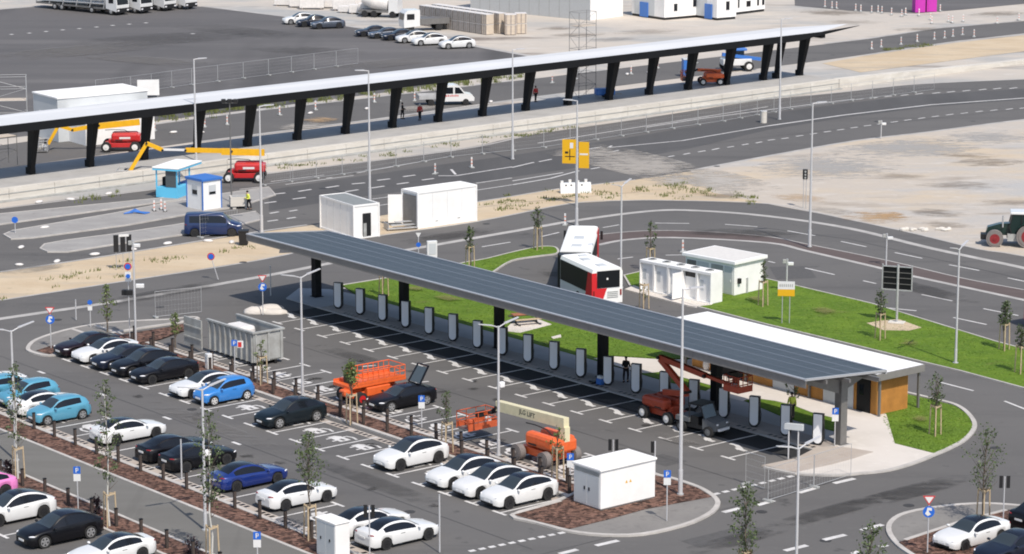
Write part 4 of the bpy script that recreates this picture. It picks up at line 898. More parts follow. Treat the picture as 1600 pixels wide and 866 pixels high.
def car(kind, paint, label='', rim=None, roof=None, open_hatch=False):
    s = SHAPES[kind]; t = thing({'crossover':'crossover_car','sedan':'sedan_car','hatchback':'hatchback_car','van':'van'}[kind], label, 'van' if kind == 'van' else 'car', (0,0,0))
    L = s['top'][0][0]; rr = s['wheel']; Ra = rr+.05
    xs = set(np.linspace(-L, L, 34).round(3).tolist())
    for a in s['ws']+s['rg']+s['rw']+s['sg']:
        if abs(a) < L: xs.add(a)
    for xw in s['xw']:
        for k in range(9): xs.add(round(xw+Ra*math.cos(math.pi*k/8), 3))
    for e in (.02,.06,.12): xs.add(L-e); xs.add(-L+e)
    xs = sorted(xs)
    cl = [xs[0]]
    for x in xs[1:]:
        if x-cl[-1] > .012: cl.append(x)
    xs = cl
    get = lambda k, x: pchip([p[0] for p in s[k]], [p[1] for p in s[k]], x)
    rows = []
    for x in xs:
        zt = get('top', x); zb = min(get('belt', x), zt-.02); wb = get('wb', x); wm = get('wm', x); wr = min(get('wr', x), wb)
        z0 = .22 + .10*max(0, (abs(x)-L+.25)/.25)
        for xw in s['xw']:
            if abs(x-xw) < Ra: z0 = max(z0, rr + math.sqrt(max(Ra*Ra-(x-xw)**2, 0)))
        z0 = min(z0, zb-.12); crown = min(.07, .35*(zt-zb)+.01); ze = zt-crown
        rows.append([(wm*.95, z0), (wm, min(z0+.16, zb-.10)), (wm, zb-.10), (wb, zb), (wb+(wr-wb)*.08, zb+(ze-zb)*.08), (wb+(wr-wb)*.86, zb+(ze-zb)*.86), (wr, ze), (wr*.93, ze+crown*.4), (wr*.5, zt-.008), (0, zt)])
    n = len(xs); parts = {}
    def face(nm, q): parts.setdefault(nm, []).append(q)
    for i in range(n-1):
        xm = (xs[i]+xs[i+1])/2
        for j in range(9):
            nm = 'body'
            if j == 4 and s['sg'][1] < xm < s['sg'][0] and rows[i][6][1]-rows[i][3][1] > .10 and rows[i+1][6][1]-rows[i+1][3][1] > .10: nm = 'side_window'
            if j >= 7:
                if s['ws'][1] < xm < s['ws'][0]: nm = 'windshield'
                elif s['rw'][1] < xm < s['rw'][0]: nm = 'rear_window'
                elif s['glassroof'] and s['rg'][1] < xm < s['rg'][0]: nm = 'roof'
                elif not s['glassroof'] and s['rw'][0] < xm < s['ws'][1] and roof: nm = 'roof'
            for sd in (1, -1):
                a, b = rows[i][j], rows[i][j+1]; c, d = rows[i+1][j+1], rows[i+1][j]
                q = [(xs[i], sd*a[0], a[1]), (xs[i], sd*b[0], b[1]), (xs[i+1], sd*c[0], c[1]), (xs[i+1], sd*d[0], d[1])]
                face(nm if nm != 'side_window' else ('side_window', sd), q if sd == 1 else q[::-1])
    for i in (0, n-1):
        r = rows[i]; q = [(xs[i], a[0], a[1]) for a in r] + [(xs[i], -a[0], a[1]) for a in r[-2::-1]]
        face('body', q)
    M = dict(body=paint, windshield=M_WIND, rear_window=M_GLASS, roof=roof or M_ROOFG)
    for nm, qs in parts.items():
        if open_hatch and nm == 'rear_window': continue
        m_ = MB(); idx = {}
        for q in qs:
            f = []
            for v in q:
                key = (round(v[0],4), round(v[1],4), round(v[2],4))
                if key not in idx: idx[key] = len(m_.v); m_.v.append(v)
                if idx[key] not in f: f.append(idx[key])
            if len(f) > 2: m_.f.append(tuple(f)); m_.sm.append(len(q) == 4)
        key = nm[0] if isinstance(nm, tuple) else nm
        o = m_.build(key, M.get(key, M_GLASS), t)
    MB().box(-L+.25, L-.25, -.78, .78, .16, .5).build('underbody', M_BLACK, t)
    hw = get('wm', s['xw'][0])-.10
    for xw in s['xw']:
        for sd in (1, -1):
            wv = thing_child('wheel', t, (xw, sd*(hw-.02), rr))
            MB().cyl((0,-.11,0),(0,.11,0), rr, n=20).build('tyre', M_RUBBER, wv)
            ri = MB(); ri.cyl((0,sd*.1,0),(0,sd*.118,0), rr*.70, n=18)
            rm = rim or M_RIMD
            ri.build('rim', rm, wv)
            sp = MB()
            for k in range(5):
                a = 2*math.pi*k/5+.3; sp.beam((0,sd*.124,0),(rr*.66*math.cos(a),sd*.124,rr*.66*math.sin(a)), .012, .0)
            for k in range(5):
                a0 = 2*math.pi*(k+.5)/5+.3; c_, s_ = math.cos(a0), math.sin(a0); rA, rB = rr*.24, rr*.60
                pts = [(rA*math.cos(a0), rA*math.sin(a0))]+[(rB*math.cos(a0+e), rB*math.sin(a0+e)) for e in (-.38,0,.38)]
                y = sd*.1195
                sp.add([(p[0], y, p[1]) for p in pts], [(0,1,2,3)])
            # dark gaps between the spokes
            sp.build('spoke_gap', M_BLACK, wv)
    def lens(nm, x, y, z, dx, dy, dz, m_, rz):
        o = MB().ell((0,0,0), (dx,dy,dz), 10, 6).build(nm, m_, t, (x,y,z), rz); return o
    yf = get('wm', L-.2)
    for sd in (1,-1):
        xh = L-.24; lens('headlight', xh, sd*(get('wb', xh)-.02), get('belt', xh)-.03, .20,.055,.05, M_LAMP, -sd*.62)
        xt = -L+.12; lens('taillight', xt, sd*(get('wb', xt)-.03), get('belt', xt)-.06, .06,.20,.05, M_TAIL, -sd*.5)
        xm = s['ws'][0]-.22; MB().ell((0,0,0),(.09,.12,.07),8,6).build('mirror', paint, t, (xm, sd*(get('wm', xm)+.07), get('belt', xm)+.06))
        MB().box(-.3,.3,-.004,.004,-.015,.015).build('door_handle', M_BLACK if paint is not M_BLACK else M_STEEL, t, (-.45, sd*(get('wm', -.45)-.004), get('belt', -.4)-.14))
    MB().box(-.02,.02,-.55,.55,.30,.40).build('grille', M_BLACK, t, (L-.012,0,0))
    MB().box(-.012,.012,-.26,.26,-.055,.055).build('number_plate', M_WHITE, t, (L+.016,0,.47))
    MB().box(-.012,.012,-.26,.26,-.055,.055).build('number_plate', M_WHITE, t, (-L-.012,0,.72 if kind != 'van' else .8))
    MB().box(-.03,.03,-.7,.7,.24,.36).build('diffuser', M_BLACK, t, (-L+.03,0,0))
    if open_hatch:
        h = MB(); z0 = get('top', -1.0)
        fr = [(-.62,0),(-.55,1.4),(.55,1.4),(.62,0)]
        for a, b in zip(fr, fr[1:]): h.beam((-1.05-a[1]*.55, a[0], z0+a[1]*.80), (-1.05-b[1]*.55, b[0], z0+b[1]*.80), .14, .05)
        h.beam((-1.05,-.55,z0),(-1.05,.55,z0),.1,.05); ho = h.build('tailgate', paint, t)
        MB().add([(-1.10,-.54,z0+.06),(-1.10,.54,z0+.06),(-1.75,.49,z0+1.0),(-1.75,-.49,z0+1.0)], [(0,1,2,3)]).build('tailgate_glass', M_GLASSB, ho)
        MB().box(-2.05,-1.05,-.55,.55,.55,1.02).build('boot_interior', M_BLACK, t)
    return t
def thing_child(name, parent, loc):
    o = bpy.data.objects.new(name, None); COL.objects.link(o); o.parent = parent; o.location = loc; o.empty_display_size = .1; return o
P_WHITE = mat('paint_white', (.72,.72,.71), .4, coat=.7, var=.03, vscale=1.5)
P_BLACK = mat('paint_black', (.005,.005,.007), .35, coat=.2, spec=.3)
P_NAVY = mat('paint_navy', (.010,.014,.028), .35, coat=.25, spec=.3)
P_SILV = mat('paint_silver', (.42,.43,.44), .35, coat=.5)
P_MAROON = mat('paint_black_cherry', (.011,.005,.008), .35, coat=.2, spec=.3)
P_GREY = mat('paint_grey', (.075,.09,.12), .35, coat=1, metal=.4)
P_BLUE = mat('paint_deep_blue', (.008,.03,.20), .3, coat=1, metal=.3)
P_SKY = mat('paint_sky_blue', (.03,.20,.55), .35, coat=1)
P_CYAN = mat('paint_turquoise', (.085,.30,.43), .35, coat=1)
P_PINK = mat('paint_pink', (.75,.22,.52), .35, coat=1)
P_TEAL = mat('paint_dark_teal', (.006,.011,.015), .35, coat=.2, spec=.3)
PROTO = {}
def put(kind, paint, pos, rz, label, rim=None, group='cars in the charging park', roof=None, hatch=False):
    key = (kind, paint.name, rim.name if rim else '', hatch)
    if key not in PROTO:
        o = car(kind, paint, label, rim, roof, hatch); PROTO[key] = o; o.location = pos; o.rotation_euler.z = rz; tag(o, label, group=group); return o
    return dup(PROTO[key], pos, rz, label, group)
OUT = AV + math.pi          # nose towards the near side of the lot
def rowC(u, kind, paint, label, rim=None, v=-21.95, **k): return put(kind, paint, W(u, v), OUT, label, rim, **k)
rowC(.25,'sedan',P_MAROON,'black cherry saloon at the tip of the paved island, first in its row')
rowC(2.7,'sedan',P_WHITE,'white saloon with black roof between two dark cars, second in the upper left row')
rowC(5.2,'sedan',P_NAVY,'dark navy saloon right of the white car in the upper left row')
rowC(7.75,'crossover',P_BLACK,'tall black crossover between the navy saloon and another black car')
rowC(10.3,'sedan',P_BLACK,'black saloon with dark wheels, last of the dark cars in the upper left row')
rowC(15.3,'sedan',P_WHITE,'white saloon with black roof directly behind the bright blue hatchback')
rowC(17.85,'hatchback',P_SKY,'bright blue hatchback with pale wheels beside a white saloon', M_RIMW, v=-22.1)
rowC(25.3,'crossover',P_TEAL,'black crossover with bright silver wheels standing alone between empty bays', M_RIM)
rowC(38.05,'crossover',P_WHITE,'white crossover with black roof standing alone right of the empty bays')
rowC(43.2,'crossover',P_WHITE,'white crossover, left one of the three beside the transformer cabinet')
rowC(45.75,'crossover',P_WHITE,'white crossover in the middle of the three beside the transformer cabinet')
rowC(48.35,'crossover',P_WHITE,'white crossover nearest to the transformer cabinet')
def rowD(u, kind, paint, label, rim=None, v=-32.1, nose_in=False, **k): return put(kind, paint, W(u, v), OUT if nose_in else AV, label, rim, **k)
rowD(15.4,'hatchback',P_CYAN,'turquoise hatchback with silver wheels facing the mulch strip', M_RIM, v=-33.1, nose_in=True)
rowD(12.9,'sedan',P_WHITE,'white saloon half hidden behind the turquoise hatchback', v=-32.6)
rowD(10.3,'hatchback',P_CYAN,'turquoise hatchback at the left edge behind a white saloon', M_RIM, v=-32.4, nose_in=True)
rowD(7.9,'hatchback',P_CYAN,'turquoise hatchback farthest left in its row, cut by the picture edge', M_RIM, v=-32.4)
rowD(5.4,'sedan',P_WHITE,'white car at the left picture edge with only its roof showing', v=-32.4)
rowD(22.25,'sedan',P_WHITE,'white saloon seen from behind, left of two black saloons')
rowD(27.6,'sedan',P_BLACK,'left one of two black saloons seen from behind in the lower row')
rowD(30.2,'sedan',P_BLACK,'right one of two black saloons seen from behind, next to a grey post')
rowD(35.6,'sedan',P_BLUE,'deep blue saloon seen from behind beside a slim tree')
rowD(40.6,'sedan',P_WHITE,'white saloon seen from behind with the small green tree at its nose')
rowD(47.6,'sedan',P_WHITE,'white saloon partly hidden behind the utility cabinet')
rowD(50.2,'sedan',P_WHITE,'white saloon in front at the bottom edge right of the utility cabinet')
rowE = lambda u, kind, paint, label, rim=None, v=-46.1: put(kind, paint, W(u, v), OUT, label, rim)
rowE(28.0,'crossover',P_PINK,'pink car at the left picture edge', v=-45.9)
rowE(33.1,'crossover',P_WHITE,'white crossover in the bottom left row next to a black one', v=-46.3)
rowE(38.2,'crossover',P_BLACK,'black crossover with silver wheels in the bottom left row', M_RIM, v=-46.3)
rowE(43.3,'sedan',P_WHITE,'white saloon cut off by the bottom left picture edge')
put('sedan', P_BLACK, W(26.4,-13.9), OUT, 'black car with its tailgate raised beside the orange scissor lift', M_RIM, hatch=True)
put('sedan', P_WHITE, W(70.3,-7.9), OUT, 'white saloon in the bottom right corner')
put('sedan', P_NAVY, W(73.4,-8.1), OUT, 'dark blue car behind the white saloon at the bottom right corner')
put('crossover', P_BLACK, W(70.6,-2.0), AV, 'black car at the right edge with its number plate towards the mulch bed')
# parked cars on the far yard
YA = R(198)
for x, y, kind, paint, lab in ((468,40,'crossover',P_WHITE,'white car, left of the group of three on the far yard'),(489,44,'crossover',P_NAVY,'dark car in the middle of the group of three on the far yard'),(512,47,'crossover',P_GREY,'grey crossover, right of the group of three on the far yard'),
     (582,59,'sedan',P_NAVY,'dark blue saloon, leftmost of the long row on the far yard'),(603,62,'sedan',P_GREY,'grey saloon second in the long row on the far yard'),(624,65,'sedan',P_NAVY,'dark saloon between a grey and a white car on the far yard'),
     (646,69,'crossover',P_WHITE,'white car nearest to the dark saloons on the far yard'),(671,73,'crossover',P_WHITE,'white car second from the right on the far yard'),(714,78,'crossover',P_WHITE,'white car standing a little apart at the right end of the far yard row')):
    put(kind, paint, at(x, y-3), YA, lab, M_RIM if lab.startswith('white') else None, 'cars parked on the far yard')
# dark blue van by the island
put('van', mat('paint_van_blue', (.006,.022,.09), .35, coat=.5), at(334,367), R(2), 'dark blue van parked between the white hut and the sand verge', M_RIMD, None)
MB_ = None

# ---------------------------------------------------------------- wheel helper for machines
def wheel(parent, x, y, r, wd, rim_m, tyre_m=None, name='wheel'):
    w_ = thing_child(name, parent, (x, y, r)); sd = 1 if y > 0 else -1
    MB().cyl((0,-wd/2,0),(0,wd/2,0), r, n=20).cyl((0,-wd/2-.03,0),(0,wd/2+.03,0), r*.82, n=20).build('tyre', tyre_m or M_RUBBER, w_)
    MB().cyl((0,sd*(wd/2-.02),0),(0,sd*(wd/2+.04),0), r*.58, n=16).cyl((0,sd*wd/2,0),(0,sd*(wd/2+.09),0), r*.2, n=10).build('rim', rim_m, w_)
    return w_

# ---------------------------------------------------------------- articulated bus
M_BUSG = mat('bus_glass', (.012,.014,.016), .45, spec=.12)
P_BUSW = mat('bus_white', (.82,.82,.80), .7)
def bus_box(parent, L, h=3.05, hw=1.27, rear=False):
    b = MB(); sec = [(-hw,.32),(hw,.32),(hw,2.75),(hw-.10,h-.06),(hw-.35,h),(-hw+.35,h),(-hw+.10,h-.06),(-hw,2.75)]
    b.profile(sec, 'x', -L/2, L/2); return b.build('body', P_BUSW, parent)
pr = at(949,419,3.05); pr.z = 0; pj = at(896.5,395.5,3.05); pj.z = 0; pf_ = at(910.5,352.5,3.05); pf_.z = 0
d = (pj-pr).normalized(); Lr = (pj-pr).length-.3; az = math.atan2(d.y, d.x)
b = thing('articulated_bus', 'long white bus with red rear corner and black windows bending round the loop', 'bus', (pr.x,pr.y,0), az)
rear = thing_child('rear_section', b, (Lr/2,0,0)); bus_box(rear, Lr)
MB().box(-Lr/2+.75,Lr/2-.05,1.272,1.282,1.15,2.72).build('side_window', M_BUSG, rear); MB().box(-Lr/2+.75,Lr/2-.05,1.272,1.279,.36,1.14).build('lower_panel', M_GREYP, rear); MB().box(-Lr/2+.75,Lr/2-.05,-1.282,-1.272,1.15,2.72).build('side_window', M_BUSG, rear)
P_RED = mat('bus_red', (.58,.022,.028), .6, spec=.25)
wr_ = MB(); wr_.add([(-Lr/2-.012,1.284,.33),(-Lr/2+1.35,1.284,.33),(-Lr/2+.7,1.284,2.74),(-Lr/2-.012,1.284,2.72)], [(0,1,2,3)])
wr_.add([(-Lr/2-.014,1.284,.33),(-Lr/2-.014,1.284,2.72),(-Lr/2-.014,.88,2.72),(-Lr/2-.014,.85,1.52),(-Lr/2-.014,.02,1.5),(-Lr/2-.014,.45,.33)], [(0,1,2,3),(0,3,4,5)])
wr_.build('red_wrap', P_RED, rear)
MB().box(-Lr/2-.05,-Lr/2-.016,-1.02,.86,1.55,2.85).build('rear_window', M_BUSG, rear)
MB().box(-Lr/2-.06,-Lr/2-.052,-.06,.08,2.15,2.3).build('emblem', M_WHITE, rear)
lt = MB()
for k in range(4): lt.box(-Lr/2-.04,-Lr/2-.016,-.9,.0,.75+k*.14,.80+k*.14)
lt.build('engine_grille', M_CONTG, rear)
for sd in (1,-1): MB().box(-Lr/2-.045,-Lr/2-.017,sd*1.12-.07,sd*1.12+.07,.9,1.35).build('taillight', M_TAIL, rear)
for sd in (1,-1): wheel(b, 2.6, sd*1.12, .48, .3, M_RIM)
for x, yy, l in ((-1.9,0,.9),(.6,.2,.9),(2.0,-.2,.5)): MB().cbox(x-l/2,x+l/2,yy-.35,yy+.35,3.03,3.11,.03).build('roof_hatch', M_GREYP, rear)
MB().sheet([(-Lr/2+.9,-.2),(-Lr/2+1.5,-.2),(-Lr/2+1.5,.2),(-Lr/2+.9,.2)], 3.06).build('roof_vent', M_BLACK, rear)
# front section turned round the joint
ja = thing_child('front_section', b, (Lr+.2,0,0)); fa_ = math.atan2((pf_-pj).y, (pf_-pj).x) - az; ja.rotation_euler.z = fa_
Lf = (pf_-pj).length-.9; f_ = MB(); sec = [(-1.27,.32),(1.27,.32),(1.27,2.75),(1.17,2.99),(.92,3.05),(-.92,3.05),(-1.17,2.99),(-1.27,2.75)]
f_.profile(sec, 'x', .9, .9+Lf); f_.build('body', P_BUSW, ja)
for sd in (1,-1): MB().box(1.2,.7+Lf,sd*1.276-.006,sd*1.276+.006,1.2,2.62).build('side_window', M_BUSG, ja)
MB().box(.9+Lf,.93+Lf,-1.1,1.1,1.1,2.8).build('windshield', M_GLASS, ja)
MB().box(Lf-1.4,.9+Lf,-1.29,-1.283,.4,2.98).build('red_wrap', P_RED, ja)
for sd in (1,-1): MB().box(.95+Lf,1.1+Lf,sd*1.5-.1,sd*1.5+.1,1.9,2.6).build('mirror', M_BLACK, ja)
for x, l in ((3,.9),(6.2,1.2)): MB().cbox(x-l/2,x+l/2,-.4,.4,3.03,3.12,.03).build('roof_hatch', M_GREYP, ja)
for x in (2.6, Lf-2.2):
    for sd in (1,-1): wheel(ja, x, sd*1.12, .48, .3, M_RIM)
bl_ = MB(); n = 10
for k in range(n):
    a0 = fa_*k/n; a1 = fa_*(k+.9)/n
    for aa, rr2 in ((a0, 1.22),(a1,1.10)):
        pass
    c0 = Vector((Lr+.2,0,0)); 
    def rib(a, s): dxy = Vector((math.cos(a), math.sin(a), 0)); nn = Vector((-math.sin(a), math.cos(a), 0)); o_ = c0 + dxy*(-.2+1.1*(a/fa_ if fa_ else 0)); return [o_+nn*s+Vector((0,0,.4)), o_-nn*s+Vector((0,0,.4)), o_-nn*s+Vector((0,0,2.95)), o_+nn*s+Vector((0,0,2.95))]
    A_ = rib(a0, 1.24); B_ = rib((a0+a1)/2, 1.10); C_ = rib(fa_*(k+1)/n, 1.24)
    bl_.add(A_+B_+C_, [(0,4,5,1),(1,5,6,2),(2,6,7,3),(3,7,4,0),(4,8,9,5),(5,9,10,6),(6,10,11,7),(7,11,8,4)])
bl_.build('bellows', M_BLACK, b)

# ---------------------------------------------------------------- flatbed crew van, trucks
t = thing('crew_van', 'white crew cab flatbed van with faded red lettering seen between the canopy columns', 'van', at(702,163), R(10))
c = MB(); c.profile([(-1.0,.45),(2.7,.45),(2.75,.8),(2.5,1.15),(1.75,1.3),(1.05,2.15),(.6,2.28),(-.9,2.28),(-1.0,2.1)], 'y', -.98, .98); c.build('cab', P_WHITE, t)
for sd in (1,-1):
    MB().add([(1.55,sd*.99,1.32),(1.0,sd*.99,2.02),(.5,sd*.99,2.05),(.5,sd*.99,1.32)], [(0,1,2,3)]).build('side_window', M_GLASS, t)
    MB().add([(.3,sd*.99,1.32),(.3,sd*.99,2.05),(-.6,sd*.99,2.05),(-.6,sd*.99,1.32)], [(0,1,2,3)]).build('side_window', M_GLASS, t)
    for x in (1.75,-2.2): wheel(t, x, sd*.88, .36, .24, M_RIMD)
MB().add([(1.74,-.88,1.35),(1.74,.88,1.35),(1.12,.80,2.1),(1.12,-.80,2.1)], [(0,1,2,3)]).build('windshield', M_GLASS, t)
MB().box(-3.6,-1.05,-1.0,1.0,.75,.85).box(-3.6,-1.05,-1.0,-.96,.85,1.2).box(-3.6,-1.05,.96,1.0,.85,1.2).box(-3.6,-3.56,-1,1,.85,1.2).build('flatbed', M_GALV, t)
MB().box(-1.1,-1.05,-1,1,.85,2.2).build('headboard', M_STEEL, t)
lt_ = MB()
for k in range(7): lt_.box(-.55+k*.22,-.42+k*.22,-.994,-.986,1.0,1.16+.05*(k%2))
lt_.build('lettering', M_SRED, t)
def transporter(pos, az, label):
    t = thing('car_transporter', label, 'truck', pos, az, 'car transporter trucks')
    c = MB().profile([(-2.2,.9),(0,.5),(.05,1.4),(-.1,2.6),(-.5,3.1),(-2.2,3.1)], 'y', -1.25, 1.25); c.build('cab', P_WHITE, t)
    MB().add([(.07,-1.1,1.5),(.07,1.1,1.5),(-.07,1.1,2.5),(-.07,-1.1,2.5)], [(0,1,2,3)]).build('windshield', M_GLASS, t)
    MB().box(0,.08,-1.2,1.2,.35,1.0).build('bumper', M_BLACK, t)
    for sd in (1,-1): MB().box(.08,.11,sd*.95-.18,sd*.95+.18,.6,.8).build('headlight', M_LAMP, t); MB().box(-1.6,-.6,sd*1.255-.004,sd*1.255+.004,1.7,2.5).build('side_window', M_GLASS, t)
    MB().box(-17,-2.3,-1.2,1.2,.7,.95).build('chassis', M_STEEL, t)
    dk_ = MB(); dk_.beam((-17,0,1.2),(-2.6,0,1.5),2.4,.08); dk_.beam((-17,0,3.0),(-2.4,0,3.3),2.4,.08); dk_.build('car_deck', M_GALV, t)
    for i in range(6):
        x = -17+i*2.85
        for sd in (1,-1): MB().beam((x,sd*1.2,.8),(x+.7,sd*1.2,3.1),.12,.12).build('deck_post', M_GALV, t)
    for x in (-1.2,-5.2,-11.5,-13):
        for sd in (1,-1): wheel(t, x, sd*1.05, .5, .3, M_RIM)
    return t
tp = transporter(at(192,23.5), R(-38), 'front white car transporter truck with a long open trailer at the top left')
for x, y, lab in ((229,21,'white transporter truck second from the left in the row of four'),(266,17,'white transporter truck third from the left in the row of four'),(299,14.5,'white transporter truck at the right end of the row of four')):
    dup(tp, at(x, y), R(-38), lab)
t = thing('dump_truck', 'white truck cab parked behind the dark cars on the far yard', 'truck', at(634,48), R(-160))
MB().profile([(-1.7,.7),(.6,.5),(.65,1.5),(.5,2.5),(.1,2.9),(-1.7,2.9)], 'y', -1.2, 1.2).build('cab', P_WHITE, t); MB().add([(.66,-1,1.55),(.66,1,1.55),(.54,1,2.4),(.54,-1,2.4)], [(0,1,2,3)]).build('windshield', M_GLASS, t)
for sd in (1,-1):
    MB().box(-.9,.2,sd*1.205-.004,sd*1.205+.004,1.6,2.4).build('side_window', M_GLASS, t)
    for x in (-.4,-4.5): wheel(t, x, sd*1.0, .48, .3, M_RIMD)
MB().box(-6,-1.8,-1.2,1.2,.9,1.7).build('tipper_body', M_STEEL, t)
t = thing('mixer_drum_truck', 'white concrete mixer with a fat pale drum in the material yard', 'truck', at(590,26), R(165))
MB().cyl((-1.8,0,1.8),(.6,0,2.2),1.1,1.15,n=16).cyl((.6,0,2.2),(2.2,0,2.5),1.15,.6,n=16).build('drum', M_WRAP, t); MB().box(-3.2,2.6,-1.1,1.1,.7,1.0).build('chassis', M_STEEL, t); MB().box(-3.4,-2.0,-1.15,1.15,.7,2.7).build('cab', P_WHITE, t)
for x in (-2.6,0.2,1.6):
    for sd in (1,-1): wheel(t, x, sd*1.0, .48, .3, M_RIMD)
# red lorry cut by the right edge
t = thing('red_lorry', 'red lorry cut off by the right picture edge on the right road', 'truck', at(1680,524), R(-55))
MB().cbox(-4,0,-1.25,1.25,.6,3.0,.05).build('body', P_RED, t); MB().box(-.05,.02,-1.0,1.0,1.6,2.6).build('windshield', M_GLASS, t)
for x in (-.9,-3.2):
    for sd in (1,-1): wheel(t, x, sd*1.1, .48, .3, M_RIMD)

# ---------------------------------------------------------------- tractor
t = thing('tractor', 'dark green farm tractor with red wheel rims on the gravel lot at the right edge', 'tractor', at(1586,383), R(172))
M_TRIM = mat('tractor_rim', (.22,.018,.022), .5, var=.2)
MT = mat('tractor_green', (.008,.028,.022), .4, coat=.5); MT2 = mat('tractor_fender', (.014,.045,.036), .4, coat=.5)
MB().profile([(.3,.9),(2.3,.9),(2.45,1.2),(2.35,1.55),(1.4,1.85),(.3,1.95)], 'y', -.42, .42).build('bonnet', MT, t)
cb_ = MB(); cb_.profile([(-1.3,1.1),(.35,1.1),(.55,1.7),(.30,2.75),(-1.15,2.75),(-1.4,1.8)], 'y', -.8, .8); cb_.build('cab', mat('cab_glass', (.015,.03,.028), .4, spec=.2), t)
fr = MB()
for sd in (1,-1):
    for a, b_ in (((.55,1.7),(.30,2.8)),((-1.4,1.8),(-1.15,2.8)),((-.45,1.3),(-.45,2.8)),((.35,1.1),(.55,1.7))): fr.beam((a[0],sd*.82,a[1]),(b_[0],sd*.82,b_[1]),.09,.09)
fr.build('cab_frame', M_BLACK, t)
MB().cbox(-1.35,.5,-.9,.9,2.75,2.95,.06).build('roof', P_WHITE, t)
for sd in (1,-1):
    wheel(t, -1.0, sd*1.05, .98, .62, M_TRIM, M_TYREG); wheel(t, 1.75, sd*1.0, .72, .5, M_TRIM, M_TYREG)
    fd = MB()
    for k in range(7):
        a = R(20+k*22); a2 = R(42+k*22); fd.add([(-1.0+1.08*math.cos(a),sd*.72,.98+1.08*math.sin(a)),(-1.0+1.08*math.cos(a),sd*1.35,.98+1.08*math.sin(a)),(-1.0+1.08*math.cos(a2),sd*1.35,.98+1.08*math.sin(a2)),(-1.0+1.08*math.cos(a2),sd*.72,.98+1.08*math.sin(a2))], [(0,1,2,3)])
    fd.build('fender', MT2, t)
    MB().box(-.1,.7,sd*.75-.25,sd*.75+.25,.5,1.1).build('step_box', M_CONTG, t)
MB().cyl((1.1,.55,1.6),(1.1,.55,2.6),.07).build('exhaust', M_GALV, t); MB().box(2.4,2.9,-.5,.5,.5,.95).build('front_linkage', M_BLACK, t)

# ---------------------------------------------------------------- utility buggy under the canopy
M_BUGGY = mat('buggy_grey', (.13,.135,.14), .5, var=.15)
pb_ = at(1098,676)
t = thing('utility_buggy', 'grey and black utility buggy with roll cage parked under the solar canopy', 'buggy', pb_, AU+R(8))
MB().profile([(.5,.45),(1.55,.45),(1.6,.75),(1.45,.95),(.7,1.12),(.5,1.1)], 'y', -.68, .68).build('bonnet', M_BUGGY, t)
MB().box(-1.6,.5,-.65,.65,.4,.62).build('chassis', M_BLACK, t); MB().box(-1.65,-.55,-.7,.7,.72,1.0).build('cargo_bed', M_BUGGY, t); MB().box(-.5,.1,-.6,.6,.62,1.15).build('seat', M_BLACK, t)
cg = MB()
for sd in (1,-1): cg.tube([(.65,sd*.66,1.05),(.3,sd*.62,1.9),(-.55,sd*.62,1.9),(-.6,sd*.66,.9)], .04)
cg.build('roll_cage', M_BLACK, t); MB().cbox(-.65,.4,-.68,.68,1.9,1.97,.03).build('roof', M_BLACK, t)
MB().add([(.62,-.6,1.1),(.62,.6,1.1),(.32,.56,1.85),(.32,-.56,1.85)], [(0,1,2,3)]).build('windshield', M_GLASSB, t)
for x in (1.05,-1.15):
    for sd in (1,-1): wheel(t, x, sd*.68, .36, .27, M_BUGGY)
for sd in (1,-1): MB().ell((1.56,sd*.48,.85),(.05,.12,.06)).build('headlight', M_LAMP, t)
MB().box(1.6,1.75,-.5,.5,.45,.6).build('bumper', M_LAMP, t)

M_DORG = mat('lift_basket_orange', (.52,.10,.035), .5, var=.2)
# ---------------------------------------------------------------- boom lifts
def basket(parent, x, y, z, m, az=0.0, L=.9, wd=1.9, h=1.1):
    """work platform: floor, posts and rails; thing_child so that it can be turned"""
    b = thing_child('basket', parent, (x, y, z)); b.rotation_euler.z = az
    MB().box(-L/2,L/2,-wd/2,wd/2,0,.08).build('floor', M_STEEL, b); r = MB()
    for hx in (-L/2, L/2):
        for k in range(4): yy = -wd/2+wd*k/3; r.cyl((hx,yy,0),(hx,yy,h),.03,n=6)
    for zz in (h*.5, h):
        r.tube([(-L/2,-wd/2,zz),(L/2,-wd/2,zz),(L/2,wd/2,zz),(-L/2,wd/2,zz),(-L/2,-wd/2,zz)], .035)
    for k in range(6): r.cyl((-L/2+L*k/5,-wd/2,0),(-L/2+L*k/5,-wd/2,h),.02,n=5)
    r.build('rail', m, b); kp = MB(); kp.box(-L/2-.02,-L/2-.005,-wd/2,wd/2,0,.42).box(L/2+.005,L/2+.02,-wd/2,wd/2,0,.42).box(-L/2,L/2,-wd/2-.02,-wd/2-.005,0,.42); kp.build('kick_panel', m, b); MB().box(-L/2+.05,-L/2+.35,-.35,.35,.75,1.1).build('control_box', M_BLACK, b); MB().cbox(-L/2+.02,-L/2+.3,wd/2-.5,wd/2-.1,.1,.7,.05).build('tool_tray', m, b); MB().cbox(-.15,.2,-wd/2+.1,-wd/2+.4,.08,.5,.05).build('bag', M_WRAP, b)
    return b
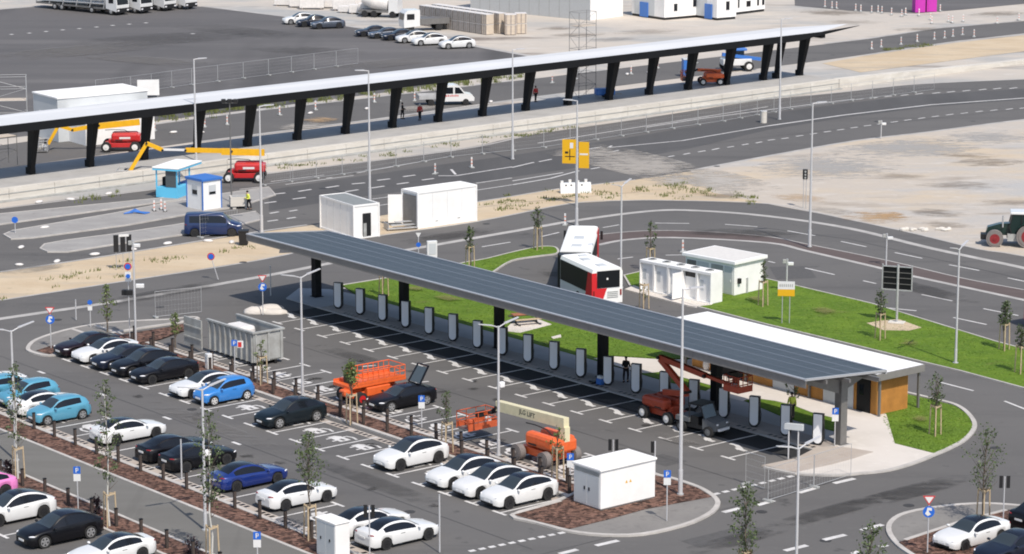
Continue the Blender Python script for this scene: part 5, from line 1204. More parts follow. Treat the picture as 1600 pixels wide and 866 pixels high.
def boom_lift(label, pos, az, body, boomm, segs, wheels=(.42,.32), wb=1.2, hw=1.0, rim=M_RIMW, base_turn=0.0, size=1.0, text=None, tyre=None, bk=None, decal=None):
    t = thing('boom_lift', label, 'boom lift', pos, az)
    r, wd = wheels
    MB().cbox(-wb-.2,wb+.2,-hw+.35,hw-.35,r*.8,r*1.7,.04).build('chassis', body, t)
    for x in (wb,-wb):
        MB().box(x-.12,x+.12,-hw+.05,hw-.05,r-.1,r+.12).build('axle', M_BLACK, t)
        for sd in (1,-1): wheel(t, x, sd*hw, r, wd, rim, tyre)
    z0 = r*1.7
    tt = thing_child('turntable', t, (0,0,0)); tt.rotation_euler.z = base_turn
    MB().cyl((0,0,z0-.05),(0,0,z0+.1),.55*size,n=16).build('ring', M_BLACK, tt)
    for sd in (1,-1):
        c = MB().cbox(-1.75*size,.95*size,sd*.58-.36,sd*.58+.36,z0+.1,z0+1.0*size,.24*size).build('engine_hood', body, tt)
        MB().box(-1.0*size,.1*size,sd*.945-.006,sd*.945+.006,z0+.42*size,z0+.62*size).build('decal', decal or body, c)
        MB().box(-.2*size,.55*size,sd*.942-.006,sd*.942+.006,z0+.25*size,z0+.36*size).build('vent', M_BLACK, c)
    MB().cbox(-2.0*size,-1.5*size,-.8,.8,z0+.1,z0+.85*size,.14).build('counterweight', body, tt)
    MB().tube([(-1.0*size,.26,z0+.9*size),(-.4*size,.3,z0+1.25*size),(.7*size,.27,z0+1.3*size),(1.6*size,.24,z0+1.25*size)], .035).build('hose', M_BLACK, tt)
    MB().cbox(.75*size,1.25*size,-.5,.5,z0-.1,z0+.35,.08).build('front_cover', body, t)
    for i, (a, b_, w_, h_, m_) in enumerate(segs):
        MB().beam(a, b_, w_, h_).build('boom_section', m_ or boomm, tt)
    for i, sg in enumerate(segs[1:]): MB().cyl((sg[0][0],sg[0][1]-.28,sg[0][2]),(sg[0][0],sg[0][1]+.28,sg[0][2]),.11,n=8).build('boom_joint', M_BLACK, tt)
    if bk: basket(tt, *bk)
    return t, tt
# cream boom with black lettering beside the transformer
pl = at(853,720)
t, tt = boom_lift('orange boom lift with cream lettered boom and grey tyres beside the transformer cabinet', pl, AU+math.pi, M_ORANGE, M_CREAM,
   [((-1.9,0,2.75),(4.6,0,2.55),.42,.62,None),((4.55,0,2.45),(5.2,0,2.0),.2,.25,M_DARKS),((5.2,0,2.0),(5.9,0,1.75),.18,.18,M_ORANGE),((-1.75,0,1.6),(-1.75,0,2.5),.4,.5,None)], wheels=(.5,.42), wb=1.25, hw=1.15, tyre=M_TYREG, rim=M_TYREG, bk=(6.7,0,.75,M_DORG,0,1.2,2.3))
for sd, rot in ((1, math.pi),(-1, 0)):
    text_mesh('JLG LIFT', .42, M_BLACK, tt, Matrix.Translation((1.55,sd*.215,2.655)) @ Matrix.Rotation(rot, 4, 'Z') @ Matrix.Rotation(R(1.7)*(1 if sd > 0 else 1), 4, 'Y') @ Matrix.Rotation(math.pi/2, 4, 'X'))
# dark red articulated lift under the canopy
pl = at(1042,655)
t, tt = boom_lift('dark red articulated boom lift with folded boom under the solar canopy', pl, AU, M_DRED, M_DRED,
   [((-.3,0,1.75),(1.9,0,2.05),.3,.36,None),((1.9,0,2.15),(-.7,0,3.85),.28,.34,None),((-.7,0,3.95),(3.6,0,3.55),.3,.34,None),((3.6,0,3.55),(5.85,0,3.4),.2,.2,None)], wheels=(.42,.32), wb=1.15, hw=.95, size=.8, bk=(6.5,.0,3.15,M_DRED,0,1.3,1.2,1.0))
# yellow and red lift on the road in front of the platform, and a second one behind it
pl = at(383,283); t, tt = boom_lift('red boom lift with a long yellow boom reaching left over the traffic islands', pl, R(180), M_LRED, M_YELL,
   [((-1.9,0,2.75),(2.2,0,2.85),.42,.6,None),((1.2,0,2.9),(5.6,0,3.0),.32,.42,None),((5.6,0,3.0),(7.8,0,3.05),.18,.2,M_RIMW),((7.8,0,3.0),(9.3,0,3.65),.34,.34,None),((9.3,0,3.65),(11.0,.2,.9),.34,.34,None)], wheels=(.52,.42), wb=1.45, hw=1.15, bk=(11.6,.3,.12,M_GALV,0,1.0,2.0), decal=P_WHITE)
pl = at(190,235); t, tt = boom_lift('red boom lift with yellow boom on the service road behind the black columns', pl, R(183), M_LRED, M_YELL,
   [((-1.9,0,2.9),(2.4,0,2.5),.42,.6,None),((2.2,0,2.6),(4.9,0,2.15),.3,.4,None),((4.9,0,2.15),(6.3,0,2.6),.32,.32,None),((6.3,0,2.6),(7.4,.0,.7),.3,.32,None)], wheels=(.52,.42), wb=1.45, hw=1.15, bk=(7.9,.2,.08,M_GALV,0,1.0,2.0), decal=P_WHITE)
# small orange-red lift on the platform
pl = at(1110,132,1.1); t, tt = boom_lift('small orange red boom lift parked on the platform under the long canopy', pl, R(185), M_ORANGE, M_ORANGE,
   [((-1.2,0,1.6),(1.6,0,1.75),.3,.36,None),((1.6,0,1.75),(2.5,0,1.3),.18,.2,M_DARKS)], wheels=(.4,.3), wb=1.0, hw=.85, size=.75, bk=(3.0,0,.5,M_ORANGE,0,.8,1.5))
# orange rough terrain scissor lift
pl = W(23.6,-14.4)
t = thing('scissor_lift', 'big orange scissor lift with railed deck next to the black car with raised tailgate', 'scissor lift', pl, AV)
MB().cbox(-2.0,2.0,-.7,.7,.42,.80,.05).build('chassis', M_ORANGE, t)
for x in (1.45,-1.45):
    for sd in (1,-1): wheel(t, x, sd*.98, .43, .36, M_LRED if x < 0 else M_RIMW)
for k in range(2):
    sc_ = MB()
    for sd in (1,-1): sc_.beam((-1.7,sd*.5,.86+.14*k),(1.7,sd*.5,.94+.14*k),.09,.10); sc_.beam((-1.7,sd*.38,.94+.14*k),(1.7,sd*.38,.86+.14*k),.09,.10)
    sc_.build('scissor_stack', M_ORANGE, t)
MB().cbox(-2.3,2.3,-.95,.95,1.14,1.36,.03).build('deck', M_ORANGE, t)
for sd in (1,-1): MB().cbox(-.95,.95,sd*.80-.24,sd*.80+.24,.5,1.08,.06).build('engine_tray', M_ORANGE, t)
for sd in (1,-1): MB().box(-2.25,2.25,sd*.955-.01,sd*.955+.01,1.36,1.52).build('toe_board', M_ORANGE, t)
r_ = MB()
for z in (1.75,2.15): r_.tube([(-1.2,-.9,z),(2.25,-.9,z),(2.25,.9,z),(-1.2,.9,z),(-1.2,-.9,z)], .035)
for k in range(9):
    x = -1.2+3.45*k/8
    for sd in (1,-1): r_.cyl((x,sd*.9,1.36),(x,sd*.9,2.15),.03,n=6)
r_.build('rail', M_ORANGE, t); MB().box(-1.9,-1.4,-.3,.3,1.36,1.9).build('control_box', M_BLACK, t); MB().cbox(-1.9,-1.2,.3,.8,1.36,1.6,.05).build('tray', M_DRED, t)
MB().cbox(-2.7,-2.0,-.9,-.3,.75,1.15,.1).build('outrigger', M_ORANGE, t)
# blue and white machine behind the platform
t = thing('telehandler', 'blue and white telehandler with big wheels behind the platform', 'telehandler', at(1152,110), R(10))
MB().cbox(-2.0,1.6,-.9,.9,.7,1.5,.06).build('chassis', P_WHITE, t); MB().cbox(-.6,.8,-.3,.85,1.5,2.5,.08).build('cab', M_GLASSB, t); MB().beam((-2.1,-.55,2.1),(2.8,-.55,1.4),.35,.4).build('boom', M_HBLUE, t); MB().cbox(-1.6,1.0,-.9,.9,2.5,2.8,.08).build('roof', M_HBLUE, t)
for x in (1.2,-1.4):
    for sd in (1,-1): wheel(t, x, sd*1.0, .6, .4, M_RIMW)
t = thing('mobile_toilet', 'small blue cabin standing behind the platform by the orange red lift', 'toilet', at(1068,121), R(10))
MB().cbox(0,1.1,0,1.1,0,2.1,.03).build('cabin', M_HBLUE, t); MB().cbox(-.05,1.15,-.05,1.15,2.1,2.25,.05).build('roof', M_GREYP, t); MB().box(.15,.95,-.03,-.003,.1,1.95).build('door', M_HBLUE, t)
t = thing('compressor', 'small blue machine at the foot of the scaffold tower on the platform', 'machine', at(946,153,1.1), R(15))
MB().cbox(-1.2,1.0,-.6,.6,.35,1.1,.15).build('hood', M_HBLUE, t); MB().beam((1.0,0,.4),(1.9,0,.4),.1,.1).build('drawbar', M_STEEL, t)
for sd in (1,-1): wheel(t, 0, sd*.68, .28, .18, M_RIMW)
# open skip container in the parking bays
p0 = W(5.7,-15.35); 
t = thing('skip_container', 'grey ribbed open top skip container with its end door swung open on the bays', 'skip', p0, AU)
Lk, Wk, Hk = 5.7, 2.45, 2.35
sk = MB(); sk.box(0,Lk,0,.06,.3,Hk); sk.box(0,Lk,Wk-.06,Wk,.3,Hk); sk.box(Lk-.06,Lk,.06,Wk-.06,.3,Hk); sk.box(0,Lk,.06,Wk-.06,.3,.4); sk.build('shell', M_CONTG, t)
rb = MB()
for i in range(9):
    x = .15+i*(Lk-.4)/8
    rb.box(x,x+.13,-.10,-.001,.3,Hk-.05); rb.box(x,x+.13,Wk+.001,Wk+.10,.3,Hk-.05)
for y in (.1,1.15,2.2): rb.box(Lk+.001,Lk+.09,y,y+.14,.3,Hk-.05)
rb.build('rib', M_CONTG, t)
rl = MB(); rl.box(-.05,Lk+.1,-.12,.1,Hk,Hk+.12); rl.box(-.05,Lk+.1,Wk-.1,Wk+.12,Hk,Hk+.12); rl.box(Lk-.08,Lk+.12,.1,Wk-.1,Hk,Hk+.12); rl.build('top_rim', M_CONTG, t)
MB().box(.1,Lk,.5,.7,.0,.3).box(.1,Lk,Wk-.7,Wk-.5,.0,.3).build('runner', M_BLACK, t)
d = MB(); d.box(-2.3,-.06,-.55,-.45,.3,Hk); d.box(-2.25,-.1,-.62,-.551,.9,1.0); d.box(-2.25,-.1,-.62,-.551,1.7,1.8); d.build('door', M_CONTG, t)
t = thing('bulk_bag', 'white bulk bag lying in the open skip container', 'bag', W(8.2,-14.3,.4), AU); MB().cbox(-1.0,1.0,-.7,.7,0,1.95,.25).build('bag', M_WRAP, t)
t = thing('rubble_pile', 'grey rubble filling the right half of the skip container', 'rubble', W(10,-14.1,.4), AU)
rbm = MB()
for i in range(60): 
    a, b_ = random.uniform(-1.1,1.1), random.uniform(-.9,.9); rbm.ell((a,b_,.4+.5*(1-abs(a)/1.2)+random.uniform(0,.2)),(random.uniform(.15,.35),random.uniform(.12,.3),random.uniform(.1,.22)),6,4,False)
rbm.cbox(-1.2,1.2,-1.05,1.05,0,.6,.1); rbm.build('rubble', M_CONTG, t)
# ================================================================== STREET FURNITURE
def lamp(kind):
    t = thing('street_lamp', '', 'street lamp', (0,0,0))
    if kind == 'double':
        h = 8.1; MB().cyl((0,0,0),(0,0,1.0),.105,n=12).cyl((0,0,1.0),(0,0,h),.085,.06,n=12).build('pole', M_POLE, t)
        for sd in (1,-1):
            a = MB().cyl((0,0,h-.08),(sd*.55,0,h+.12),.04,n=8).build('arm', M_POLE, t); MB().beam((sd*.5,0,h+.12),(sd*1.55,0,h+.34),.19,.07,.15,.05).build('lamp_head', M_POLE, t)
    else:
        h = 12.2 if kind == 'tall' else 11.0; MB().cyl((0,0,0),(0,0,1.5),.14,n=12).cyl((0,0,1.5),(0,0,h),.115,.06,n=12).build('pole', M_POLE, t)
        MB().cyl((0,0,h-.05),(.5,0,h+.02),.045,n=8).build('arm', M_POLE, t); MB().beam((.4,0,h+.03),(1.25,0,h+.06),.28,.1,.22,.06).build('lamp_head', M_POLE, t)
    MB().cyl((0,0,0),(0,0,.08),.2,n=12).build('base_plate', M_GALV, t)
    return t
LP = {}
def put_lamp(kind, px, py, rz, label, z=.05):
    p = at(px, py, z)
    if kind not in LP: LP[kind] = lamp(kind); o = LP[kind]; o.location = p; o.rotation_euler.z = rz; return tag(o, label, group='street lamps')
    return dup(LP[kind], p, rz, label, 'street lamps')
put_lamp('double', 25, 720, AV, 'double headed street lamp at the left edge rising in front of the turquoise cars')
put_lamp('double', 321, 829, AV, 'double headed street lamp on the walkway with a slim tree beside its foot')
put_lamp('double', 473, 620, AV, 'double headed street lamp in the mulch strip right of the skip container')
put_lamp('double', 779, 712, AV, 'double headed street lamp beside the cream boom of the orange lift')
put_lamp('double', 1243, 938, AV, 'double headed street lamp whose pole leaves the bottom of the picture')
put_lamp('double', 1493, 568, AV+R(20), 'street lamp standing on the right lawn by the kerb')
put_lamp('double', 970, 450, R(60), 'thin street lamp rising right behind the bus')
put_lamp('tall', 1063, 773, R(10), 'tall single headed street lamp on the mulch right of the transformer cabinet', .11)
put_lamp('tall', 1265, 386, R(15), 'tall street lamp on the red brown median in front of the gravel lot')
put_lamp('high', 1218, 187, R(15), 'tall street lamp in front of the right end of the long canopy')
put_lamp('high', 901, 352, R(170), 'tall street lamp beside the yellow direction sign and the bus')
put_lamp('high', 801, 249, R(15), 'tall street lamp in front of the middle of the platform')
put_lamp('tall', 578, 318, R(195), 'tall street lamp rising behind the white site cabin')
put_lamp('high', 307, 268, R(15), 'tall street lamp rising behind the blue edged hut')
put_lamp('high', 409, 363, R(15), 'tall street lamp between the dark blue van and the white site cabin')
for o_ in list(bpy.data.objects):
    if 'walkway with a slim tree' in str(o_.get('label', '')) or 'cream boom of' in str(o_.get('label', '')): MB().cbox(.06,.42,-.14,.14,4.25,4.6,.06).build('camera', mat('camera_white', (.8,.8,.8), .5), o_)
# camera masts
def cam_mast(px, py, h, label, r=.06, z=.03):
    t = thing('camera_mast', label, 'camera mast', at(px,py,z))
    MB().cyl((0,0,0),(0,0,h),r,n=10).build('pole', M_POLE, t); MB().cyl((0,0,h-.35),(0,0,h+.05),.09,n=8).build('bracket', M_GALV, t)
    MB().cbox(.05,.5,-.12,.12,h-.45,h-.2,.04).build('camera', P_WHITE, t); MB().cbox(-.35,-.08,-.1,.1,h-.3,h+.02,.04).build('speaker', M_CONTG, t)
    return t
t = cam_mast(212.5,540,7.6,'grey mast with a white camera half way up in front of the left road',.075); MB().cbox(.1,.7,-.12,.12,4.2,4.5,.05).build('floodlight', P_WHITE, t)
cam_mast(1384.5,415,2.6,'short grey mast with a camera on the red brown median')
cam_mast(1229,457,2.6,'short grey mast with a camera behind the white and yellow sign')
cam_mast(1376.5,217,1.9,'short post with a white box at the edge of the far carriageway',.05)
t = thing('floodlight_mast', 'thin mast with black floodlights in front of the long canopy, left of its middle', 'floodlight mast', at(362,318)); MB().cyl((0,0,0),(0,0,9.3),.08,.05,n=8).build('pole', M_STEEL, t)
MB().beam((-.7,0,9.25),(.7,0,9.25),.07,.07).build('crossarm', M_STEEL, t)
for x in (-.55,0,.55): MB().cbox(x-.2,x+.2,-.25,.1,9.3,9.62,.04).build('floodlight', M_BLACK, t)
t = thing('traffic_light', 'black traffic light on two thin posts on the gravel lot', 'traffic light', at(1257,326))
for x in (-.12,.12): MB().cyl((x,0,0),(x,0,2.9),.035,n=6).build('post', M_GALV, t)
MB().cbox(-.22,.22,-.15,.15,2.7,3.6,.04).build('housing', M_BLACK, t)
for z in (2.85,3.12,3.4): MB().cyl((0,-.17,z),(0,-.15,z),.09,n=10).build('lens', M_CONTG, t)
t = thing('cable_roll', 'short white concrete post on the far carriageway', 'post', at(1193,192)); MB().cyl((0,0,0),(0,0,1.25),.36,n=14).build('post', M_CONC, t); MB().cyl((0,0,1.25),(0,0,1.32),.38,n=14).build('cap', P_WHITE, t); t.name = 'marker_post'

# ---------------------------------------------------------------- traffic signs
def disc(m, r, z, parent, y=-.03, name='sign_disc'):
    return MB().cyl((0,y,z),(0,y-.015,z), r, n=20, smooth=False).build(name, m, parent)
def pole_sign(name, label, px, py, h, lean=0.0, z=.05, face=0.0, r=.035):
    t = thing(name, label, 'sign', at(px,py,z), face); t.rotation_euler.y = lean
    MB().cyl((0,0,0),(0,0,h),r,n=8).build('post', M_POLE, t); return t
def roundabout(px, py, h, label, z=.05):
    t = pole_sign('traffic_sign', label, px, py, h, z=z); d_ = disc(M_BLUE, .32, h-.62, t)
    MB().profile([(-.2,h-.72),(-.05,h-.85),(.12,h-.75),(.03,h-.66),(-.02,h-.52),(.16,h-.56),(.16,h-.40),(-.08,h-.38),(-.12,h-.58)], 'y', -.06, -.047).build('arrow', P_WHITE, d_)
    tr = MB().profile([(-.34,h+.28),(.34,h+.28),(0,h-.26)], 'y', -.045, -.03).build('yield_triangle', M_SRED, t); MB().profile([(-.24,h+.22),(.24,h+.22),(0,h-.15)], 'y', -.06, -.047).build('yield_field', P_WHITE, tr)
roundabout(80, 545, 2.75, 'blue arrow sign under a yield triangle on the entrance island')
roundabout(411, 492, 2.75, 'blue arrow sign under a yield triangle near the canopy\'s left end')
roundabout(1449, 863, 2.9, 'blue arrow sign under a yield triangle in the bottom right mulch bed', .11)
t = pole_sign('traffic_sign', 'small blue arrow sign under a white triangle right of the storage container', 654, 401, 1.9); disc(M_BLUE,.2,1.0,t); MB().profile([(-.22,2.0),(.22,2.0),(0,1.6)],'y',-.05,-.03).build('yield_triangle', P_WHITE, t)
t = pole_sign('traffic_sign', 'small blue sign behind the black cherry saloon', 141.7, 512, 2.0); disc(M_BLUE,.18,1.9,t); MB().box(-.16,.16,-.05,-.03,1.3,1.6).build('plate', P_WHITE, t)
t = pole_sign('traffic_sign', 'leaning round red and blue no stopping sign beside the left road', 341, 437, 2.0, R(-16)); disc(M_SRED,.3,1.95,t); disc(M_BLUE,.22,1.95,t,-.05,'sign_centre')
t = pole_sign('traffic_sign', 'no stopping sign above a blue and white plate in front of the grey camera mast', 203, 529, 5.4); disc(M_SRED,.28,5.3,t); disc(M_BLUE,.2,5.3,t,-.05,'sign_centre'); MB().box(-.22,.22,-.05,-.03,4.2,4.9).build('plate', P_WHITE, t); disc(M_BLUE,.16,4.6,t,-.055,'plate_symbol'); MB().cbox(-.5,.3,-.15,.15,3.2,3.6,.05).build('floodlight', M_BLACK, t)
def parking(px, py, h, label, z=.05, red=False, s=1.0):
    t = pole_sign('parking_sign', label, px, py, h, z=z); b_ = MB().box(-.2*s,.2*s,-.05,-.03,h-.42*s,h).build('blue_plate', M_BLUE, t)
    MB().box(-.07*s,-.02*s,-.06,-.051,h-.34*s,h-.08*s).box(-.02*s,.08*s,-.06,-.051,h-.12*s,h-.08*s).box(.05*s,.09*s,-.06,-.051,h-.22*s,h-.08*s).box(-.02*s,.08*s,-.06,-.051,h-.24*s,h-.2*s).build('letter_p', P_WHITE, b_)
    if red: MB().box(.21,.62,-.05,-.03,h-.55,h-.05).build('white_plate', P_WHITE, t); MB().box(.25,.5,-.06,-.051,h-.5,h-.15).build('red_symbol', M_SRED, t)
    else: MB().box(-.2*s,.2*s,-.05,-.03,h-.85*s,h-.44*s).build('white_plate', P_WHITE, t)
    return t
parking(122.4, 802, 2.75, 'blue parking sign with white plate beside the lower walkway, left of a pale trunk')
parking(403, 905, 2.6, 'blue parking sign at the bottom edge left of the utility cabinet')
parking(659, 668, 2.1, 'blue parking sign in front of the black car with raised tailgate')
parking(891, 765, 2.2, 'blue parking sign just left of the transformer cabinet', .1)
parking(1041.8, 814, 2.95, 'blue parking sign on the paved tip right of the transformer cabinet', .1)
parking(1304, 696, 2.4, 'blue parking sign at the right end of the charging posts', .1)
parking(367, 580, 2.2, 'blue, white and red parking sign in front of the skip container', .1, True)
t = pole_sign('traffic_sign', 'blue kneeling symbol sign standing low on the top traffic island', 24, 365, 1.2); disc(M_BLUE,.28,1.2,t)
def twin(px, py, h, label, z=.05):
    t = pole_sign('sign_back', label, px, py, h, z=z)
    for x in (-.2,.2): MB().box(x-.1,x+.1,-.05,-.03,h-.65,h+.05).build('panel', M_BLACK, t)
twin(577.8, 880, 3.2, 'post with two narrow dark panels rising beside the utility cabinet')
twin(958, 738, 2.0, 'post with two narrow dark panels showing behind the transformer cabinet')
twin(1567, 826, 3.0, 'post with two narrow dark panels at the bottom right corner', .11)
t = pole_sign('sign_back', 'post with one narrow dark panel behind the right end of the transformer cabinet', 1023, 743, 2.1, r=.05); MB().box(-.25,-.05,-.05,-.03,1.4,2.1).build('panel', M_BLACK, t)
for px, py, h, lab in ((284,749,2.4,'bare grey post in front of the black saloons in the lower row'),(687,863,3.2,'bare grey post at the tip of the bottom mulch bed'),(423,462,2.3,'thin dark post beside the first canopy column'),(119,500,1.5,'thin grey post on the upper left road edge')):
    t = thing('post', lab, 'post', at(px,py,.05)); MB().cyl((0,0,0),(0,0,h),.045,n=8).build('pole', M_POLE, t); MB().cyl((0,0,h),(0,0,h+.05),.05,n=8).build('cap', M_GALV, t)
# yellow direction sign
t = thing('direction_sign', 'two big yellow direction boards standing behind the tall street lamp', 'sign', at(903,322), R(-9))
for x in (-.2,): MB().cyl((x,.1,0),(x,.1,6.2),.07,n=8).build('post', M_POLE, t)
MB().box(-1.45,-.06,-.05,0,3.9,6.1).build('left_board', M_YSIGN, t); MB().box(.06,1.0,-.05,0,3.5,5.9).build('right_board', M_YSIGN, t)
mk2 = MB(); mk2.box(-.75,-.45,-.06,-.051,5.3,5.8).box(.15,.9,-.06,-.051,4.7,4.85); mk2.build('white_field', P_WHITE, t)
mk3 = MB(); mk3.box(-1.2,-.3,-.06,-.051,4.5,4.58).box(-.8,-.72,-.06,-.051,4.2,5.2).box(-1.2,-.9,-.06,-.051,4.8,5.0); mk3.build('arrow', M_BLACK, t)
t = thing('concrete_barrier', 'white plastic road barrier with dark slots on the sandy verge', 'barrier', at(899,301), R(9))
MB().profile([(-.4,0),(.4,0),(.3,.35),(.15,.95),(-.15,.95),(-.3,.35)], 'x', -1.45, 1.45).build('body', P_WHITE, t)
for k in range(4): MB().box(-1.0+k*.5,-.85+k*.5,-.24,-.16,.68,.8).build('slot', M_BLACK, t)
for k in range(4): MB().box(-1.4+k*.75,-1.15+k*.75,-.1,.1,.95,1.15+.1*(k%2)).build('lug', P_WHITE, t)
# white and yellow information sign, bus sign, dark boards
t = thing('information_sign', 'white and yellow sign on two legs on the right lawn', 'sign', at(1227.5,505,.09), R(-5))
for x in (-.27,.27): MB().cyl((x,0,0),(x,0,2.9),.035,n=8).build('leg', M_GALV, t)
MB().box(-.62,.62,-.06,-.03,2.05,2.55).build('yellow_field', M_YSIGN, t); MB().box(-.62,.62,-.06,-.03,2.56,3.15).build('white_field', P_WHITE, t)
tx = MB()
for k in range(7): tx.box(-.5+k*.15,-.42+k*.15,-.068,-.061,2.75,2.95)
tx.build('lettering', M_CONTG, t)
t = thing('gantry_sign', 'white beam shaped sign on two legs at the end of the charging bays', 'sign', at(1239,718,.1), R(-22))
for x in (-.3,.3): MB().cyl((x,0,0),(x,0,2.0),.05,n=8).build('leg', M_POLE, t)
MB().cbox(-.62,.62,-.1,.1,1.85,2.25,.02).build('board', M_GREYP, t)
t = thing('road_sign_back', 'back of a large framed road sign on a single grey post on the right lawn', 'sign', at(1401,505,.09), R(-20))
MB().cyl((0,0,0),(0,0,4.4),.09,n=10).build('post', M_GALV, t); MB().cbox(-.6,.6,-.4,.4,0,.12,.03).build('footing', M_CONC, t)
MB().box(-1.15,1.0,.05,.12,2.55,4.2).build('panel', M_DARKS, t); f_ = MB(); f_.beam((-1.2,0,2.5),(1.1,0,2.5),.08,.08).beam((-1.2,0,4.25),(1.1,0,4.25),.08,.08).beam((1.05,0,2.5),(1.05,0,4.4),.08,.08).beam((-1.15,0,2.5),(-1.15,0,4.4),.08,.08); f_.build('frame', M_GALV, t)
gi = MB()
for z in (2.95,3.4,3.8): gi.beam((-1.15,.02,z),(1.0,.02,z),.04,.05)
gi.build('rail', M_STEEL, t)
struct('soil_patch', MB().sheet(polypx([(1354,505),(1378,501),(1405,499),(1440,512),(1420,517),(1380,516)], .09), .098), M_SAND)
t = thing('notice_boards', 'three narrow dark boards on thin posts on the sand verge', 'sign', at(193,422), R(14))
for x in (-.55,.0,.5): MB().cyl((x,.05,0),(x,.05,2.7),.03,n=6).build('post', M_GALV, t); MB().box(x-.2,x+.2,-.04,.0,1.5,2.9).build('board', M_BLACK, t)
MB().box(-.3,.5,-.06,-.041,2.75,2.95).build('white_strip', P_WHITE, t)
t = thing('white_pillar', 'white upright panel pillar behind the solar canopy', 'sign', at(675,412), R(15)); MB().cbox(-.42,.42,-.15,.15,0,1.9,.03).build('body', P_WHITE, t); MB().box(-.3,.3,-.17,-.151,.8,1.7).build('panel', M_GREYP, t)

# ---------------------------------------------------------------- bollards along the mulch strips
def bollard(m):
    t = thing('bollard', '', 'bollard', (0,0,0)); MB().cbox(-.08,.08,-.08,.08,0,1.02,.02).build('post', m, t); MB().box(-.09,.09,-.09,.09,1.02,1.06).build('cap', M_DARKS, t); return t
b0 = bollard(M_WOODD); nb = 0
def put_boll(u, v, label, group):
    global nb
    if nb == 0: b0.location = W(u,v,.08); b0.rotation_euler.z = AU; tag(b0, label, group=group)
    else: dup(b0, W(u,v,.08), AU, label, group)
    nb += 1
for k in range(20):
    put_boll(-.6+2.53*k, -17.55, 'dark square bollard, %s from the left on the far edge of the upper mulch strip' % ORD[k], 'bollards on the far edge of the upper mulch strip')
for k in range(20):
    put_boll(1.0+2.53*k, -18.75, 'dark square bollard, %s from the left on the near edge of the upper mulch strip' % ORD[k], 'bollards on the near edge of the upper mulch strip')
for k in range(16):
    put_boll(11.6+2.53*k, -35.6, 'dark square bollard, %s from the left behind the lower parking row' % ORD[k], 'bollards behind the lower parking row')
for k in range(11):
    put_boll(22.5+2.62*k, -42.7, 'dark square bollard, %s from the left below the walkway' % ORD[k], 'bollards below the walkway')
wk = MB()
for k in range(5): pass
t = thing('water_post', 'short white service post among the dark bollards by the skip container', 'post', W(10.1,-18.2,.08), AU); MB().cbox(-.2,.2,-.2,.2,0,1.1,.05).build('body', P_WHITE, t); MB().box(-.1,.1,-.215,-.201,.5,.9).build('panel', M_GREYP, t)

# ---------------------------------------------------------------- site fences
def fence_panel():
    t = thing('fence_panel', '', 'fence', (0,0,0)); f_ = MB().tube([(0,0,.1),(0,0,2.0),(3.4,0,2.0),(3.4,0,.1),(0,0,.1)], .017, 6); f_.build('frame', M_GALV, t)
    w_ = MB()
    for k in range(1, 14): w_.cyl((3.4*k/14,0,.12),(3.4*k/14,0,2.0),.0035,n=3,smooth=False)
    for k in range(1, 5): w_.cyl((0,0,.1+.38*k),(3.4,0,.1+.38*k),.004,n=3,smooth=False)
    w_.build('wire_mesh', M_GALV, t); MB().cbox(-.12,.12,-.33,.33,0,.13,.02).build('foot', M_CONTG, t); return t
fp0 = fence_panel(); nf = 0
def fence_run(pts, where, group, z=0.0, skip=()):
    global nf
    k = 0
    for a, b_ in zip(pts, pts[1:]):
        A_ = at(*a, z); B_ = at(*b_, z); L_ = (B_-A_).length; n_ = max(1, round(L_/3.45)); az = math.atan2((B_-A_).y, (B_-A_).x)
        for i in range(n_):
            if k not in skip:
                lab = 'grey mesh fence panel, %s from left %s' % (ORD[min(k,39)], where); p_ = A_+(B_-A_)*(i/n_)
                if nf == 0: fp0.location = p_; fp0.rotation_euler.z = az; tag(fp0, lab, group=group)
                else: dup(fp0, p_, az, lab, group, scale=(L_/n_/3.45,1,1))
                nf += 1
            k += 1
fence_run([(412,290),(575,268),(705,246),(850,231),(1010,207),(1130,190),(1235,171),(1330,158),(1460,141)], 'in the line before the platform', 'fence panels before the platform')
fence_run([(1200,784),(1272,762),(1330,744)], 'along the exit road past the charging bays', 'fence panels at the exit road')
fence_run([(1165,757),(1195,766)], 'at the dashed kerb line near the transformer', 'fence panels near the transformer')
fence_run([(243,497),(316,489)], 'behind the grey camera mast', 'fence panels behind the camera mast')
fence_run([(313,372),(372,363)], 'in front of the dark blue van', 'fence panels in front of the van')
fence_run([(150,152),(205,146),(300,133),(420,118),(560,100)], 'on the far yard behind the canopy', 'fence panels on the far yard')
# delineator posts
def delin():
    t = thing('delineator', '', 'road post', (0,0,0)); MB().box(-.07,.07,-.03,.03,.1,1.05).build('post', P_WHITE, t)
    r_ = MB()
    for z in (.35,.7): r_.box(-.075,.075,-.035,.035,z,z+.12)
    r_.build('red_band', M_PINKR, t); MB().cbox(-.2,.2,-.4,.4,0,.1,.02).build('base', M_CONTG, t); return t
d0 = delin(); nd = 0
def put_delin(px, py, label, group):
    global nd
    if nd == 0: d0.location = at(px,py); tag(d0, label, group=group)
    else: dup(d0, at(px,py), R(random.uniform(-25,25)), label, group)
    nd += 1
L1 = [(1362,77),(1377,74),(1408,70),(1433,65.5),(1460,62),(1476,60),(1489,57.5),(1504,55),(1522,58)]
for k, p_ in enumerate(L1): put_delin(p_[0], p_[1], 'red and white road post, %s from left along the far sand strip' % ORD[k], 'road posts at the far right')
L2 = [(1289,11),(1300,13),(1307,13.5),(1337,17),(1345,18.5),(1362,20),(1372,19.5),(1378,21),(1393,23.5),(1409,26),(1415,23.5),(1436,25),(1454,31),(1456,37),(1469,18),(1482,34),(1488,36),(1505,34),(1558,37),(1592,32)]
for k, p_ in enumerate(L2): put_delin(p_[0], p_[1], 'pale road post, %s from left in the scattered row near magenta cabins' % ORD[k], 'road posts near the magenta cabins')
